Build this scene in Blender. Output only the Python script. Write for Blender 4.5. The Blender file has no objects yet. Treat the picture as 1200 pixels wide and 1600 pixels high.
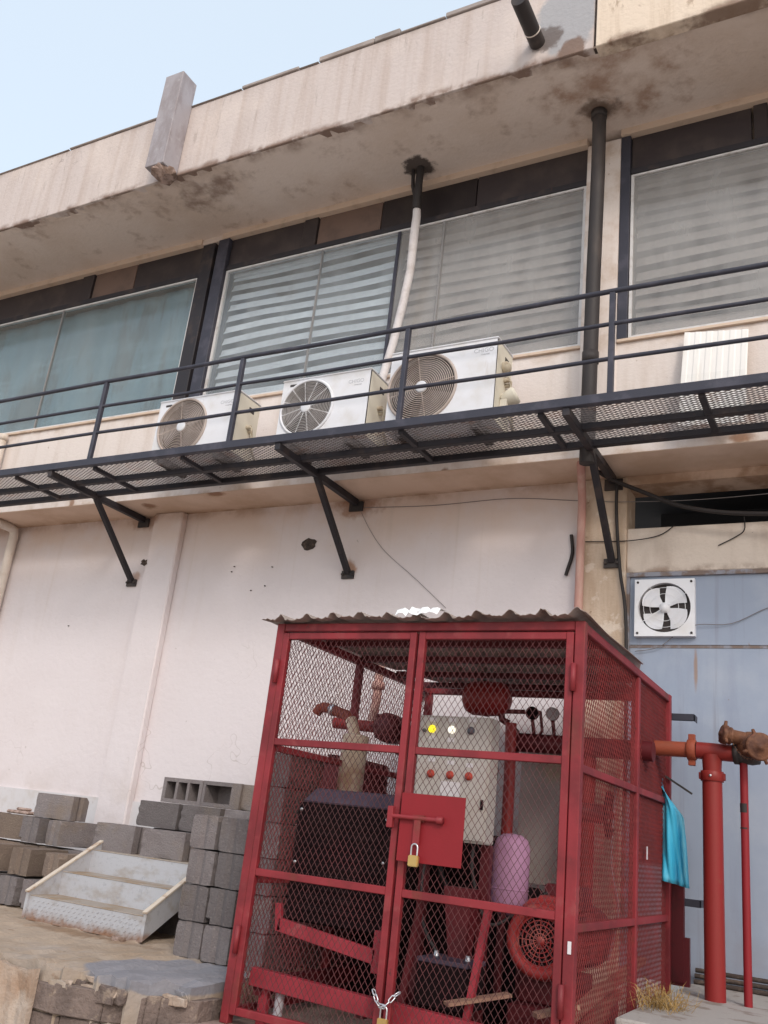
import bpy, bmesh, math, random
from mathutils import Vector, Matrix
random.seed(7)
R = math.radians
scene = bpy.context.scene
COL = scene.collection

# ---------------------------------------------------------------- camera
yaw, pitch, roll = 0.52073, 0.33716, 0.11367
fw = Vector((-math.sin(yaw) * math.cos(pitch), math.cos(yaw) * math.cos(pitch), math.sin(pitch)))
r0 = Vector((math.cos(yaw), math.sin(yaw), 0.0)); u0 = r0.cross(fw)
rt = r0 * math.cos(roll) + u0 * math.sin(roll); up = u0 * math.cos(roll) - r0 * math.sin(roll)
cam_d = bpy.data.cameras.new('camera'); cam = bpy.data.objects.new('camera', cam_d); COL.objects.link(cam)
m = Matrix((rt, up, -fw)).transposed().to_4x4(); m.translation = Vector((0, -6.6, 1.0))
cam.matrix_world = m
cam_d.sensor_fit = 'VERTICAL'; cam_d.sensor_height = 36.0; cam_d.lens = 1423.2 / 1600 * 36
cam_d.clip_start = 0.05; cam_d.clip_end = 3000
scene.camera = cam

# ---------------------------------------------------------------- sky, sun, exposure
to_sun = Vector((0.8, -1.0, 0.9)).normalized()
el = math.asin(to_sun.z); az = math.atan2(to_sun.x, to_sun.y)
world = bpy.data.worlds.new('World'); scene.world = world; world.use_nodes = True
wn = world.node_tree.nodes; wl = world.node_tree.links; wn.clear()
sky = wn.new('ShaderNodeTexSky'); sky.sky_type = 'NISHITA'; sky.sun_disc = False
sky.sun_elevation = el; sky.sun_rotation = az; sky.air_density = 1.0; sky.dust_density = 3.5; sky.ozone_density = 1.0
bg = wn.new('ShaderNodeBackground'); bg.inputs['Strength'].default_value = 0.09
hz = wn.new('ShaderNodeBackground'); hz.inputs['Color'].default_value = (0.83, 0.93, 1.0, 1); hz.inputs['Strength'].default_value = 0.71   # even, hazy veil over the whole sky
ad = wn.new('ShaderNodeAddShader'); wo = wn.new('ShaderNodeOutputWorld'); wl.new(sky.outputs[0], bg.inputs[0])
wl.new(bg.outputs[0], ad.inputs[0]); wl.new(hz.outputs[0], ad.inputs[1]); wl.new(ad.outputs[0], wo.inputs[0])
sun_d = bpy.data.lights.new('sun', 'SUN'); sun_d.energy = 1.0; sun_d.angle = R(10.0); sun_d.color = (1.0, 0.95, 0.89)
sun = bpy.data.objects.new('sun', sun_d); COL.objects.link(sun)
sun.rotation_euler = (-to_sun).to_track_quat('-Z', 'Y').to_euler(); sun.location = to_sun * 30
vs = scene.view_settings; vs.view_transform = 'Standard'; vs.look = 'None'; vs.exposure = 0.12; vs.gamma = 1.0
vs.use_curve_mapping = False

# ---------------------------------------------------------------- materials
def mat(name, col, rough=0.75, metal=0.0, layers=(), bump=0.0, bscale=80, rnd=0.0, spec=0.3, emit=None):
    """layers: dicts with col, fac and optional scale/lo/hi/stretch (noise), spot=(c, r), band=(axis, a, b)"""
    M = bpy.data.materials.new(name); M.use_nodes = True
    nt = M.node_tree; N = nt.nodes; L = nt.links; N.clear()
    out = N.new('ShaderNodeOutputMaterial'); P = N.new('ShaderNodeBsdfPrincipled')
    L.new(P.outputs[0], out.inputs[0])
    P.inputs['Roughness'].default_value = rough; P.inputs['Metallic'].default_value = metal
    P.inputs['Specular IOR Level'].default_value = spec
    geo = N.new('ShaderNodeNewGeometry'); pos = geo.outputs['Position']
    rgb = N.new('ShaderNodeRGB'); rgb.outputs[0].default_value = (*col, 1); cur = rgb.outputs[0]
    def mth(op, a, b=None, clamp=False):
        n = N.new('ShaderNodeMath'); n.operation = op; n.use_clamp = clamp
        for i, v in enumerate((a, b)):
            if v is None: continue
            if isinstance(v, (int, float)): n.inputs[i].default_value = v
            else: L.new(v, n.inputs[i])
        return n.outputs[0]
    def mrange(v, a, b, c=0.0, d=1.0):
        n = N.new('ShaderNodeMapRange'); n.clamp = True; n.interpolation_type = 'SMOOTHSTEP'
        L.new(v, n.inputs[0])
        for i, q in enumerate((a, b, c, d)): n.inputs[i + 1].default_value = q
        return n.outputs[0]
    def noise(scale, stretch=(1, 1, 1), detail=7.0, seed=0.0, rough_=0.6):
        mp = N.new('ShaderNodeMapping'); L.new(pos, mp.inputs[0]); mp.inputs['Scale'].default_value = stretch
        mp.inputs['Location'].default_value = (seed * 3.1, seed * 1.7, seed * 2.3)
        n = N.new('ShaderNodeTexNoise'); L.new(mp.outputs[0], n.inputs['Vector'])
        n.inputs['Scale'].default_value = scale; n.inputs['Detail'].default_value = detail
        n.inputs['Roughness'].default_value = rough_
        return n.outputs['Fac']
    for i, ly in enumerate(layers):
        f = None
        if 'scale' in ly:
            f = mrange(noise(ly['scale'], ly.get('stretch', (1, 1, 1)), seed=ly.get('seed', i + 1)), ly.get('lo', 0.45), ly.get('hi', 0.65))
        if 'crack' in ly:
            nz = noise(ly['crack'], ly.get('stretch', (1, 1, 1)), detail=4, seed=ly.get('seed', i + 1), rough_=0.7)
            g = mrange(mth('ABSOLUTE', mth('SUBTRACT', nz, 0.5)), 0.0022, 0.0008)
            f = g if f is None else mth('MULTIPLY', f, g)
        if 'spot' in ly:
            c, r = ly['spot']
            s = N.new('ShaderNodeVectorMath'); s.operation = 'SUBTRACT'; L.new(pos, s.inputs[0]); s.inputs[1].default_value = c
            dv = N.new('ShaderNodeVectorMath'); dv.operation = 'DIVIDE'; L.new(s.outputs[0], dv.inputs[0]); dv.inputs[1].default_value = r
            ln = N.new('ShaderNodeVectorMath'); ln.operation = 'LENGTH'; L.new(dv.outputs[0], ln.inputs[0])
            wob = mth('ADD', ln.outputs['Value'], mth('MULTIPLY', mth('SUBTRACT', noise(ly.get('sn', 9), seed=i), 0.5), ly.get('wob', 1.6)))
            g = mrange(wob, 1.0, ly.get('soft', 0.35))
            f = g if f is None else mth('MULTIPLY', f, g)
        if 'band' in ly:
            ax, a, b = ly['band']
            sp = N.new('ShaderNodeSeparateXYZ'); L.new(pos, sp.inputs[0])
            v = mth('ADD', sp.outputs['XYZ'.index(ax)], mth('MULTIPLY', mth('SUBTRACT', noise(ly.get('bn', 7), seed=i + 5), 0.5), ly.get('bw', 0.0)))
            g = mrange(v, a, b)
            f = g if f is None else mth('MULTIPLY', f, g)
        f = mth('MULTIPLY', f, ly.get('fac', 1.0), True) if f is not None else ly.get('fac', 1.0)
        mx = N.new('ShaderNodeMix'); mx.data_type = 'RGBA'
        if isinstance(f, float): mx.inputs[0].default_value = f
        else: L.new(f, mx.inputs[0])
        L.new(cur, mx.inputs[6]); mx.inputs[7].default_value = (*ly['col'], 1); cur = mx.outputs[2]
    if rnd:
        oi = N.new('ShaderNodeObjectInfo'); hs = N.new('ShaderNodeHueSaturation'); L.new(cur, hs.inputs['Color'])
        L.new(mrange(oi.outputs['Random'], 0, 1, 1 - rnd, 1 + rnd), hs.inputs['Value']); cur = hs.outputs[0]
    L.new(cur, P.inputs['Base Color'])
    if bump:
        b = N.new('ShaderNodeBump'); b.inputs['Strength'].default_value = bump; b.inputs['Distance'].default_value = 0.02
        L.new(noise(bscale, detail=8), b.inputs['Height']); L.new(b.outputs[0], P.inputs['Normal'])
    if emit:
        P.inputs['Emission Color'].default_value = (*emit[0], 1); P.inputs['Emission Strength'].default_value = emit[1]
    return M

RUST = (0.16, 0.06, 0.025); DIRT = (0.2, 0.13, 0.09); BROWN = (0.13, 0.08, 0.055)
W = {}
W['wall_white'] = mat('painted wall', (0.69, 0.63, 0.645), 0.8, layers=[
    dict(col=(0.62, 0.55, 0.55), scale=0.6, lo=0.4, hi=0.7, fac=0.5),
    dict(col=(0.55, 0.46, 0.41), scale=2.2, stretch=(1.5, 1.5, 0.25), lo=0.55, hi=0.78, fac=0.25),
    dict(col=(0.62, 0.42, 0.28), band=('Z', 3.0, 3.85), scale=1.3, lo=0.25, hi=0.6, fac=0.55),
    dict(col=(0.34, 0.2, 0.12), band=('Z', 3.68, 3.8), bw=0.12, scale=3, lo=0.4, hi=0.62, fac=0.6),
    dict(col=(0.3, 0.14, 0.07), spot=((-4.05, 0, 3.74), (0.3, 0.5, 0.13)), fac=0.75),
    dict(col=(0.3, 0.14, 0.07), spot=((-6.55, 0, 3.74), (0.25, 0.5, 0.1)), fac=0.6),
    dict(col=(0.34, 0.16, 0.08), spot=((-4.07, 0, 3.16), (0.1, 0.5, 0.11)), fac=0.8),
    dict(col=(0.34, 0.16, 0.08), spot=((-6.56, 0, 3.16), (0.08, 0.5, 0.07)), fac=0.6),
    dict(col=(0.3, 0.25, 0.22), scale=14, lo=0.7, hi=0.76, fac=0.5),
    dict(col=(0.36, 0.3, 0.27), crack=0.6, scale=0.5, lo=0.54, hi=0.62, fac=0.4),
    dict(col=(0.56, 0.47, 0.42), scale=5, stretch=(2.2, 2, 0.06), lo=0.56, hi=0.72, band=('Z', 2.2, 3.6), fac=0.4),
    dict(col=(0.76, 0.71, 0.71), scale=0.9, stretch=(1, 1, 2.2), lo=0.5, hi=0.7, seed=4, fac=0.15),
    dict(col=(0.45, 0.36, 0.3), band=('Z', 1.35, 0.9), scale=3, lo=0.4, hi=0.7, fac=0.4)], bump=0.3, bscale=14)
W['skirt'] = mat('skirt tile', (0.6, 0.58, 0.6), 0.45, layers=[
    dict(col=(0.45, 0.38, 0.32), scale=4, lo=0.5, hi=0.75, fac=0.5), dict(col=(0.3, 0.24, 0.2), scale=25, lo=0.66, hi=0.72, fac=0.5)], bump=0.05)
W['upper_wall'] = mat('spandrel render', (0.72, 0.64, 0.6), 0.85, layers=[
    dict(col=(0.56, 0.46, 0.4), scale=2.4, stretch=(2.5, 1, 0.25), lo=0.45, hi=0.7, fac=0.5),
    dict(col=(0.42, 0.27, 0.16), band=('Z', 3.93, 3.78), bw=0.12, scale=4, lo=0.4, hi=0.65, fac=0.6),
    dict(col=(0.4, 0.26, 0.16), band=('Z', 4.6, 4.75), bw=0.1, scale=5, lo=0.4, hi=0.7, fac=0.5),
    dict(col=(0.25, 0.12, 0.06), spot=((-3.0, -0.464, 3.79), (0.05, 0.2, 0.05)), wob=1.0, sn=20, fac=0.9),
    dict(col=(0.25, 0.12, 0.06), spot=((-7.2, -0.464, 3.83), (0.05, 0.2, 0.08)), wob=1.0, sn=20, fac=0.8),
    dict(col=(0.25, 0.12, 0.06), spot=((-5.5, -0.3, 3.79), (0.12, 0.2, 0.06)), wob=1.0, sn=15, fac=0.9),
    dict(col=(0.25, 0.12, 0.06), spot=((-0.75, -0.464, 3.84), (0.12, 0.2, 0.06)), wob=1.0, sn=15, fac=0.8),
    dict(col=(0.3, 0.2, 0.13), scale=18, lo=0.68, hi=0.74, fac=0.6)], bump=0.2, bscale=40)
W['ledge_under'] = mat('ledge underside', (0.66, 0.5, 0.4), 0.85, layers=[
    dict(col=(0.46, 0.31, 0.21), scale=1.6, lo=0.4, hi=0.68, fac=0.6),
    dict(col=(0.28, 0.15, 0.08), band=('Y', -0.1, 0.02), bw=0.12, scale=4, lo=0.4, hi=0.6, fac=0.7),
    dict(col=(0.22, 0.1, 0.05), spot=((-6.3, -0.3, 3.8), (0.12, 0.1, 0.2)), fac=0.8),
    dict(col=(0.22, 0.1, 0.05), spot=((-5.35, -0.42, 3.8), (0.14, 0.08, 0.2)), fac=0.8)], bump=0.2, bscale=30)
W['fascia'] = mat('fascia concrete', (0.56, 0.485, 0.46), 0.9, layers=[
    dict(col=(0.46, 0.37, 0.33), scale=3.2, stretch=(2.2, 1, 0.12), lo=0.42, hi=0.7, fac=0.75),
    dict(col=(0.72, 0.62, 0.56), scale=1.1, lo=0.45, hi=0.7, fac=0.4), dict(col=(0.22, 0.17, 0.15), crack=0.8, scale=0.6, lo=0.5, hi=0.6, fac=0.5),
    dict(col=(0.3, 0.24, 0.21), scale=9, stretch=(2, 1, 0.3), lo=0.6, hi=0.75, fac=0.5),
    dict(col=(0.17, 0.1, 0.07), band=('Z', 6.84, 6.765), bw=0.12, bn=5, scale=2.5, lo=0.42, hi=0.55, fac=0.85),
    dict(col=(0.36, 0.36, 0.38), spot=((-1.84, -1.41, 7.12), (0.28, 1, 0.42)), wob=0.9, sn=6, soft=0.75, fac=0.9),
    dict(col=(0.14, 0.11, 0.1), spot=((-2.0, -1.41, 7.0), (0.16, 1, 0.14)), wob=1.2, sn=9, soft=0.7, fac=0.85),
    dict(col=(0.2, 0.13, 0.1), spot=((-1.78, -1.41, 6.82), (0.13, 1, 0.12)), wob=1.0, sn=9, soft=0.7, fac=0.9),
    dict(col=(0.26, 0.21, 0.18), band=('Z', 7.5, 7.62), bw=0.1, scale=3, lo=0.4, hi=0.7, fac=0.4)], bump=0.35, bscale=30)
W['fascia_cream'] = mat('cream fascia', (0.72, 0.6, 0.49), 0.9, layers=[
    dict(col=(0.52, 0.4, 0.3), scale=3.2, stretch=(2.4, 1, 0.14), lo=0.45, hi=0.7, fac=0.7),
    dict(col=(0.3, 0.2, 0.13), scale=12, stretch=(1, 1, 0.4), lo=0.6, hi=0.7, fac=0.6),
    dict(col=(0.17, 0.1, 0.07), band=('Z', 6.84, 6.765), bw=0.1, scale=2.5, lo=0.4, hi=0.55, fac=0.8)], bump=0.35, bscale=30)
W['soffit'] = mat('soffit render', (0.68, 0.58, 0.52), 0.9, layers=[
    dict(col=(0.56, 0.44, 0.36), scale=0.9, lo=0.4, hi=0.68, fac=0.7),
    dict(col=(0.3, 0.2, 0.15), scale=4, lo=0.55, hi=0.72, fac=0.5),
    dict(col=(0.16, 0.09, 0.06), band=('Y', -1.22, -1.42), bw=0.3, bn=4, scale=3.2, lo=0.38, hi=0.62, fac=0.75),
    dict(col=(0.2, 0.13, 0.1), spot=((-5.6, -1.12, 6.77), (0.75, 0.34, 1)), scale=3.5, lo=0.4, hi=0.66, fac=0.8),
    dict(col=(0.28, 0.15, 0.09), spot=((-1.6, -1.0, 6.77), (0.75, 0.55, 1)), scale=3.5, lo=0.36, hi=0.66, fac=0.75),
    dict(col=(0.1, 0.06, 0.04), spot=((-1.74, -0.78, 6.77), (0.2, 0.16, 1)), fac=0.8),
    dict(col=(0.06, 0.045, 0.04), spot=((-3.43, -0.7, 6.77), (0.17, 0.15, 1)), wob=1.1, sn=12, soft=0.7, fac=0.95)], bump=0.35, bscale=22)
W['trim'] = mat('cream trim', (0.62, 0.48, 0.38), 0.8, layers=[dict(col=(0.4, 0.28, 0.2), scale=5, lo=0.5, hi=0.7, fac=0.5)], bump=0.1)
W['coping'] = mat('coping', (0.36, 0.31, 0.29), 0.9, layers=[dict(col=(0.22, 0.18, 0.16), scale=4, lo=0.4, hi=0.7, fac=0.7)], bump=0.3, rnd=0.15)
W['fin'] = mat('grey metal box', (0.36, 0.33, 0.35), 0.6, layers=[
    dict(col=(0.24, 0.2, 0.2), scale=6, stretch=(1, 1, 0.4), lo=0.42, hi=0.66, fac=0.7),
    dict(col=(0.45, 0.42, 0.43), scale=14, lo=0.55, hi=0.7, fac=0.5)], bump=0.15)
W['fin_side'] = W['fin']
W['broken'] = mat('broken concrete', (0.42, 0.31, 0.27), 0.95, layers=[dict(col=BROWN, scale=14, lo=0.4, hi=0.65, fac=0.8)], bump=0.8, bscale=30)
W['column'] = mat('stained column', (0.6, 0.48, 0.38), 0.9, layers=[
    dict(col=(0.42, 0.3, 0.21), scale=3, stretch=(1.5, 1, 0.25), lo=0.4, hi=0.66, fac=0.75),
    dict(col=(0.72, 0.63, 0.55), scale=7, lo=0.56, hi=0.64, fac=0.6),
    dict(col=(0.22, 0.13, 0.08), scale=11, lo=0.62, hi=0.7, fac=0.7)], bump=0.35, bscale=30)
W['lintel'] = mat('lintel', (0.66, 0.57, 0.5), 0.9, layers=[
    dict(col=(0.48, 0.39, 0.33), scale=3, stretch=(1.5, 1, 0.4), lo=0.42, hi=0.68, fac=0.7),
    dict(col=(0.12, 0.08, 0.06), scale=16, lo=0.7, hi=0.73, fac=0.9),
    dict(col=(0.2, 0.12, 0.08), band=('Z', 3.09, 3.03), bw=0.06, scale=6, lo=0.35, hi=0.6, fac=0.7)], bump=0.3, bscale=30)
W['blue'] = mat('blue painted metal', (0.3, 0.345, 0.44), 0.55, layers=[
    dict(col=(0.4, 0.43, 0.5), scale=1.6, lo=0.45, hi=0.7, fac=0.6),
    dict(col=(0.24, 0.27, 0.36), scale=2.6, stretch=(2, 1, 0.3), lo=0.5, hi=0.72, fac=0.5),
    dict(col=(0.3, 0.17, 0.09), spot=((-1.15, 0, 2.33), (0.018, 1, 0.2)), wob=0.6, fac=0.7),
    dict(col=(0.24, 0.15, 0.09), scale=22, lo=0.7, hi=0.75, fac=0.6),
    dict(col=(0.25, 0.24, 0.27), band=('Z', 1.1, 0.3), scale=2.5, lo=0.3, hi=0.7, fac=0.7), dict(col=(0.2, 0.19, 0.22), scale=3, stretch=(3, 1, 0.12), lo=0.58, hi=0.72, fac=0.5)], bump=0.12, bscale=6)
W['seam'] = mat('rusty seam', (0.2, 0.15, 0.13), 0.8, layers=[dict(col=(0.3, 0.32, 0.38), scale=8, lo=0.45, hi=0.6, fac=0.8)])
W['black'] = mat('black painted steel', (0.028, 0.025, 0.03), 0.55, layers=[
    dict(col=(0.07, 0.05, 0.045), scale=6, lo=0.5, hi=0.7, fac=0.7), dict(col=RUST, scale=14, lo=0.66, hi=0.76, fac=0.5)], bump=0.1)
W['navy'] = mat('navy painted steel', (0.042, 0.042, 0.058), 0.5, layers=[
    dict(col=(0.09, 0.085, 0.11), scale=5, lo=0.48, hi=0.7, fac=0.6), dict(col=(0.12, 0.06, 0.04), scale=11, lo=0.64, hi=0.74, fac=0.6)], bump=0.1)
W['drain'] = mat('black drain pipe', (0.04, 0.034, 0.034), 0.6, layers=[
    dict(col=(0.1, 0.075, 0.065), scale=4, stretch=(1, 1, 0.3), lo=0.45, hi=0.7, fac=0.7)], bump=0.1)
W['deck'] = mat('deck mesh', (0.16, 0.14, 0.14), 0.7, metal=0.2, layers=[dict(col=RUST, scale=5, lo=0.5, hi=0.7, fac=0.6)])
W['transom'] = mat('dark transom panel', (0.035, 0.028, 0.03), 0.35, layers=[dict(col=(0.07, 0.055, 0.05), scale=3, lo=0.45, hi=0.7, fac=0.6)], rnd=0.3)
W['transom_brown'] = mat('brown transom panel', (0.16, 0.105, 0.085), 0.6, layers=[dict(col=(0.1, 0.07, 0.06), scale=4, lo=0.45, hi=0.7, fac=0.6)])
W['alu'] = mat('white window frame', (0.62, 0.6, 0.6), 0.45, layers=[dict(col=(0.4, 0.35, 0.32), scale=9, lo=0.5, hi=0.7, fac=0.6)])
W['bar_grey'] = mat('dull glazing bar', (0.26, 0.25, 0.25), 0.6)
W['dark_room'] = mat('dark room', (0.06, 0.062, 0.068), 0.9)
W['slat_blue'] = mat('pale blind slat', (0.68, 0.71, 0.74), 0.6, layers=[dict(col=(0.6, 0.62, 0.64), scale=3, lo=0.45, hi=0.7, fac=0.5)], rnd=0.06)
W['slat_grey'] = mat('grey blind slat', (0.6, 0.57, 0.56), 0.7, layers=[dict(col=(0.38, 0.34, 0.32), scale=2.5, lo=0.4, hi=0.7, fac=0.6)], rnd=0.06)
W['curtain'] = mat('teal curtain', (0.265, 0.305, 0.33), 0.8, layers=[
    dict(col=(0.2, 0.185, 0.18), scale=1.4, stretch=(1.6, 1, 0.35), lo=0.49, hi=0.58, fac=0.75),
    dict(col=(0.36, 0.41, 0.43), scale=2, stretch=(0.3, 1, 3), lo=0.5, hi=0.7, fac=0.4)])

def glass(name, tint, dust, dustfac, lo=0.3, hi=0.75):
    M = bpy.data.materials.new(name); M.use_nodes = True; nt = M.node_tree; N = nt.nodes; L = nt.links; N.clear()
    out = N.new('ShaderNodeOutputMaterial'); tr = N.new('ShaderNodeBsdfTransparent'); tr.inputs[0].default_value = (*tint, 1)
    gl = N.new('ShaderNodeBsdfGlossy'); gl.inputs['Roughness'].default_value = 0.08
    df = N.new('ShaderNodeBsdfDiffuse'); df.inputs[0].default_value = (*dust, 1)
    lw = N.new('ShaderNodeLayerWeight'); lw.inputs[0].default_value = 0.5
    pw = N.new('ShaderNodeMath'); pw.operation = 'POWER'; L.new(lw.outputs['Facing'], pw.inputs[0]); pw.inputs[1].default_value = 4.0
    ma = N.new('ShaderNodeMath'); ma.operation = 'MULTIPLY_ADD'; L.new(pw.outputs[0], ma.inputs[0]); ma.inputs[1].default_value = 0.45; ma.inputs[2].default_value = 0.03
    a = N.new('ShaderNodeMixShader'); L.new(ma.outputs[0], a.inputs[0]); L.new(tr.outputs[0], a.inputs[1]); L.new(gl.outputs[0], a.inputs[2])
    g = N.new('ShaderNodeNewGeometry'); mp = N.new('ShaderNodeMapping'); L.new(g.outputs['Position'], mp.inputs[0]); mp.inputs['Scale'].default_value = (1.6, 1, 0.5)
    n = N.new('ShaderNodeTexNoise'); n.inputs['Scale'].default_value = 2.2; n.inputs['Detail'].default_value = 8; L.new(mp.outputs[0], n.inputs['Vector'])
    mr = N.new('ShaderNodeMapRange'); L.new(n.outputs['Fac'], mr.inputs[0]); mr.inputs[1].default_value = lo; mr.inputs[2].default_value = hi
    mr.inputs[3].default_value = dustfac * 0.35; mr.inputs[4].default_value = dustfac
    b = N.new('ShaderNodeMixShader'); L.new(mr.outputs[0], b.inputs[0]); L.new(a.outputs[0], b.inputs[1]); L.new(df.outputs[0], b.inputs[2])
    L.new(b.outputs[0], out.inputs[0]); return M
W['glass_clear'] = glass('window glass', (0.96, 0.975, 0.985), (0.46, 0.49, 0.51), 0.32)
W['glass_dusty'] = glass('dusty window glass', (0.93, 0.92, 0.91), (0.47, 0.46, 0.455), 0.5)
W['glass_teal'] = glass('teal window glass', (0.88, 0.95, 0.97), (0.42, 0.4, 0.38), 0.18)

W['ac'] = mat('white ac casing', (0.78, 0.78, 0.82), 0.45, layers=[dict(col=(0.62, 0.58, 0.54), scale=3.5, lo=0.46, hi=0.7, fac=0.5),
    dict(col=(0.5, 0.42, 0.35), scale=7, stretch=(2, 2, 0.4), lo=0.64, hi=0.78, fac=0.4)])
W['ac_cream_lit'] = mat('warm-lit ac side', (0.7, 0.65, 0.55), 0.5, layers=[dict(col=(0.55, 0.48, 0.38), scale=4, lo=0.5, hi=0.75, fac=0.5)])  # warm light on the side panels is painted into this cream
W['ac_ring'] = mat('ac grille', (0.5, 0.42, 0.38), 0.55, layers=[dict(col=(0.36, 0.28, 0.24), scale=6, lo=0.42, hi=0.65, fac=0.6)])
W['ac_ring_grey'] = mat('grey ac grille', (0.4, 0.37, 0.36), 0.55, layers=[dict(col=(0.28, 0.25, 0.24), scale=6, lo=0.42, hi=0.65, fac=0.6)])
W['ac_dark'] = mat('ac inside', (0.06, 0.05, 0.05), 0.8)
W['ac_blade'] = mat('ac blade', (0.2, 0.18, 0.18), 0.6)
W['logo'] = mat('grey print', (0.5, 0.5, 0.53), 0.6)
W['copper'] = mat('insulated pipe', (0.5, 0.43, 0.33), 0.7, layers=[dict(col=(0.25, 0.18, 0.12), scale=20, lo=0.5, hi=0.65, fac=0.7)])
W['hose_white'] = mat('white wrap tape', (0.62, 0.58, 0.58), 0.7, layers=[dict(col=(0.42, 0.37, 0.35), scale=8, lo=0.45, hi=0.7, fac=0.6)], bump=0.3, bscale=30)
W['board'] = mat('white plastic board', (0.8, 0.77, 0.74), 0.5, layers=[dict(col=(0.62, 0.55, 0.48), scale=4, stretch=(3, 1, 0.3), lo=0.5, hi=0.75, fac=0.45)])
W['pvc_white'] = mat('white pvc', (0.68, 0.6, 0.54), 0.5, layers=[dict(col=(0.45, 0.33, 0.22), scale=6, lo=0.5, hi=0.7, fac=0.5)])
W['pvc_pink'] = mat('pink painted pipe', (0.5, 0.27, 0.23), 0.7, layers=[dict(col=(0.58, 0.4, 0.34), scale=7, stretch=(1, 1, 0.3), lo=0.45, hi=0.65, fac=0.7)])
W['wire'] = mat('black cable', (0.03, 0.025, 0.025), 0.6)
W['wire_grey'] = mat('grey wire', (0.2, 0.18, 0.18), 0.6)
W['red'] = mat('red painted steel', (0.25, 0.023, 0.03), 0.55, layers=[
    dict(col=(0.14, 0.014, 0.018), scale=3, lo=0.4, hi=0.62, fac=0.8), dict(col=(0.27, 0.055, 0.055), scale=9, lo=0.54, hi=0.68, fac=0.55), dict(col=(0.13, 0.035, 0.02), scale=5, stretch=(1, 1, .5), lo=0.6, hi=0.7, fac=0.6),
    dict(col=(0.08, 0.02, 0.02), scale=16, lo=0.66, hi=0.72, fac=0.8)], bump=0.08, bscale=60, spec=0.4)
W['motor_red'] = mat('bright motor paint', (0.32, 0.032, 0.032), 0.5, layers=[dict(col=(0.24, 0.026, 0.026), scale=6, lo=0.42, hi=0.66, fac=0.6), dict(col=(0.5, 0.2, 0.16), scale=4, lo=0.58, hi=0.7, fac=0.5)])
W['skid_red'] = mat('skid paint', (0.34, 0.035, 0.05), 0.5, layers=[dict(col=(0.24, 0.025, 0.035), scale=5, lo=0.42, hi=0.66, fac=0.6), dict(col=(0.3, 0.16, 0.15), scale=7, lo=0.6, hi=0.72, fac=0.5)])
W['red_plate'] = mat('red plate', (0.24, 0.014, 0.02), 0.55, layers=[dict(col=(0.2, 0.014, 0.018), scale=3, lo=0.4, hi=0.7, fac=0.6)], bump=0.05)
W['red_mesh'] = mat('painted mesh', (0.14, 0.045, 0.048), 0.6, layers=[dict(col=(0.06, 0.032, 0.032), scale=5, lo=0.4, hi=0.6, fac=0.6)])
W['side_mesh'] = mat('red side mesh', (0.22, 0.035, 0.036), 0.6, layers=[dict(col=(0.12, 0.03, 0.03), scale=5, lo=0.4, hi=0.6, fac=0.6)])
W['red_pipe'] = mat('red pipe', (0.24, 0.02, 0.02), 0.45, layers=[dict(col=(0.22, 0.026, 0.02), scale=3, stretch=(1, 1, 0.4), lo=0.4, hi=0.66, fac=0.7),
    dict(col=(0.2, 0.07, 0.035), scale=8, lo=0.6, hi=0.74, fac=0.5)], bump=0.05)
W['orange_pipe'] = mat('orange primer pipe', (0.28, 0.065, 0.034), 0.6, layers=[dict(col=(0.24, 0.07, 0.04), scale=9, lo=0.45, hi=0.65, fac=0.7)], bump=0.15)
W['dark_red'] = mat('dark red machine paint', (0.1, 0.012, 0.016), 0.5, layers=[dict(col=(0.055, 0.012, 0.014), scale=6, lo=0.45, hi=0.65, fac=0.6)])
W['brass'] = mat('rusty brass', (0.18, 0.08, 0.045), 0.6, metal=0.2, layers=[dict(col=(0.07, 0.03, 0.022), scale=10, lo=0.42, hi=0.62, fac=0.8),
    dict(col=(0.3, 0.05, 0.04), scale=7, lo=0.55, hi=0.68, fac=0.6)], bump=0.3, bscale=50)
W['lock_brass'] = mat('padlock brass', (0.62, 0.42, 0.16), 0.35, metal=0.7)
W['chrome'] = mat('zinc steel', (0.6, 0.6, 0.62), 0.3, metal=0.8)
W['roof'] = mat('corrugated sheet', (0.4, 0.34, 0.31), 0.6, metal=0.2, layers=[dict(col=(0.24, 0.17, 0.14), scale=4, lo=0.42, hi=0.68, fac=0.7)], bump=0.05)
W['scrap'] = mat('white plastic scrap', (0.8, 0.8, 0.8), 0.4)
W['cabinet'] = mat('beige cabinet', (0.5, 0.46, 0.43), 0.5, layers=[dict(col=(0.43, 0.36, 0.31), scale=3, lo=0.45, hi=0.7, fac=0.5)])
W['lamp_yellow'] = mat('lit yellow lamp', (0.9, 0.75, 0.05), 0.3, emit=((1.0, 0.85, 0.02), 1.1))
W['lamp_white'] = mat('lit white lamp', (0.9, 0.88, 0.75), 0.3, emit=((1.0, 0.95, 0.8), 0.9))
W['lamp_dark'] = mat('unlit lamp', (0.1, 0.1, 0.12), 0.3)
W['button_red'] = mat('red button', (0.45, 0.06, 0.04), 0.4)
W['paper'] = mat('label paper', (0.66, 0.62, 0.64), 0.6)
W['engine'] = mat('black engine paint', (0.01, 0.005, 0.006), 0.9, spec=0.12, layers=[dict(col=(0.022, 0.012, 0.012), scale=8, lo=0.5, hi=0.7, fac=0.6)])
W['purple_top'] = mat('slate cover', (0.06, 0.045, 0.07), 0.5, layers=[dict(col=(0.1, 0.075, 0.1), scale=6, lo=0.45, hi=0.7, fac=0.6)])
W['muffler'] = mat('heat stained muffler', (0.74, 0.6, 0.47), 0.5, metal=0.0, layers=[dict(col=(0.38, 0.2, 0.1), scale=6, lo=0.45, hi=0.66, fac=0.7)], bump=0.2)
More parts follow.
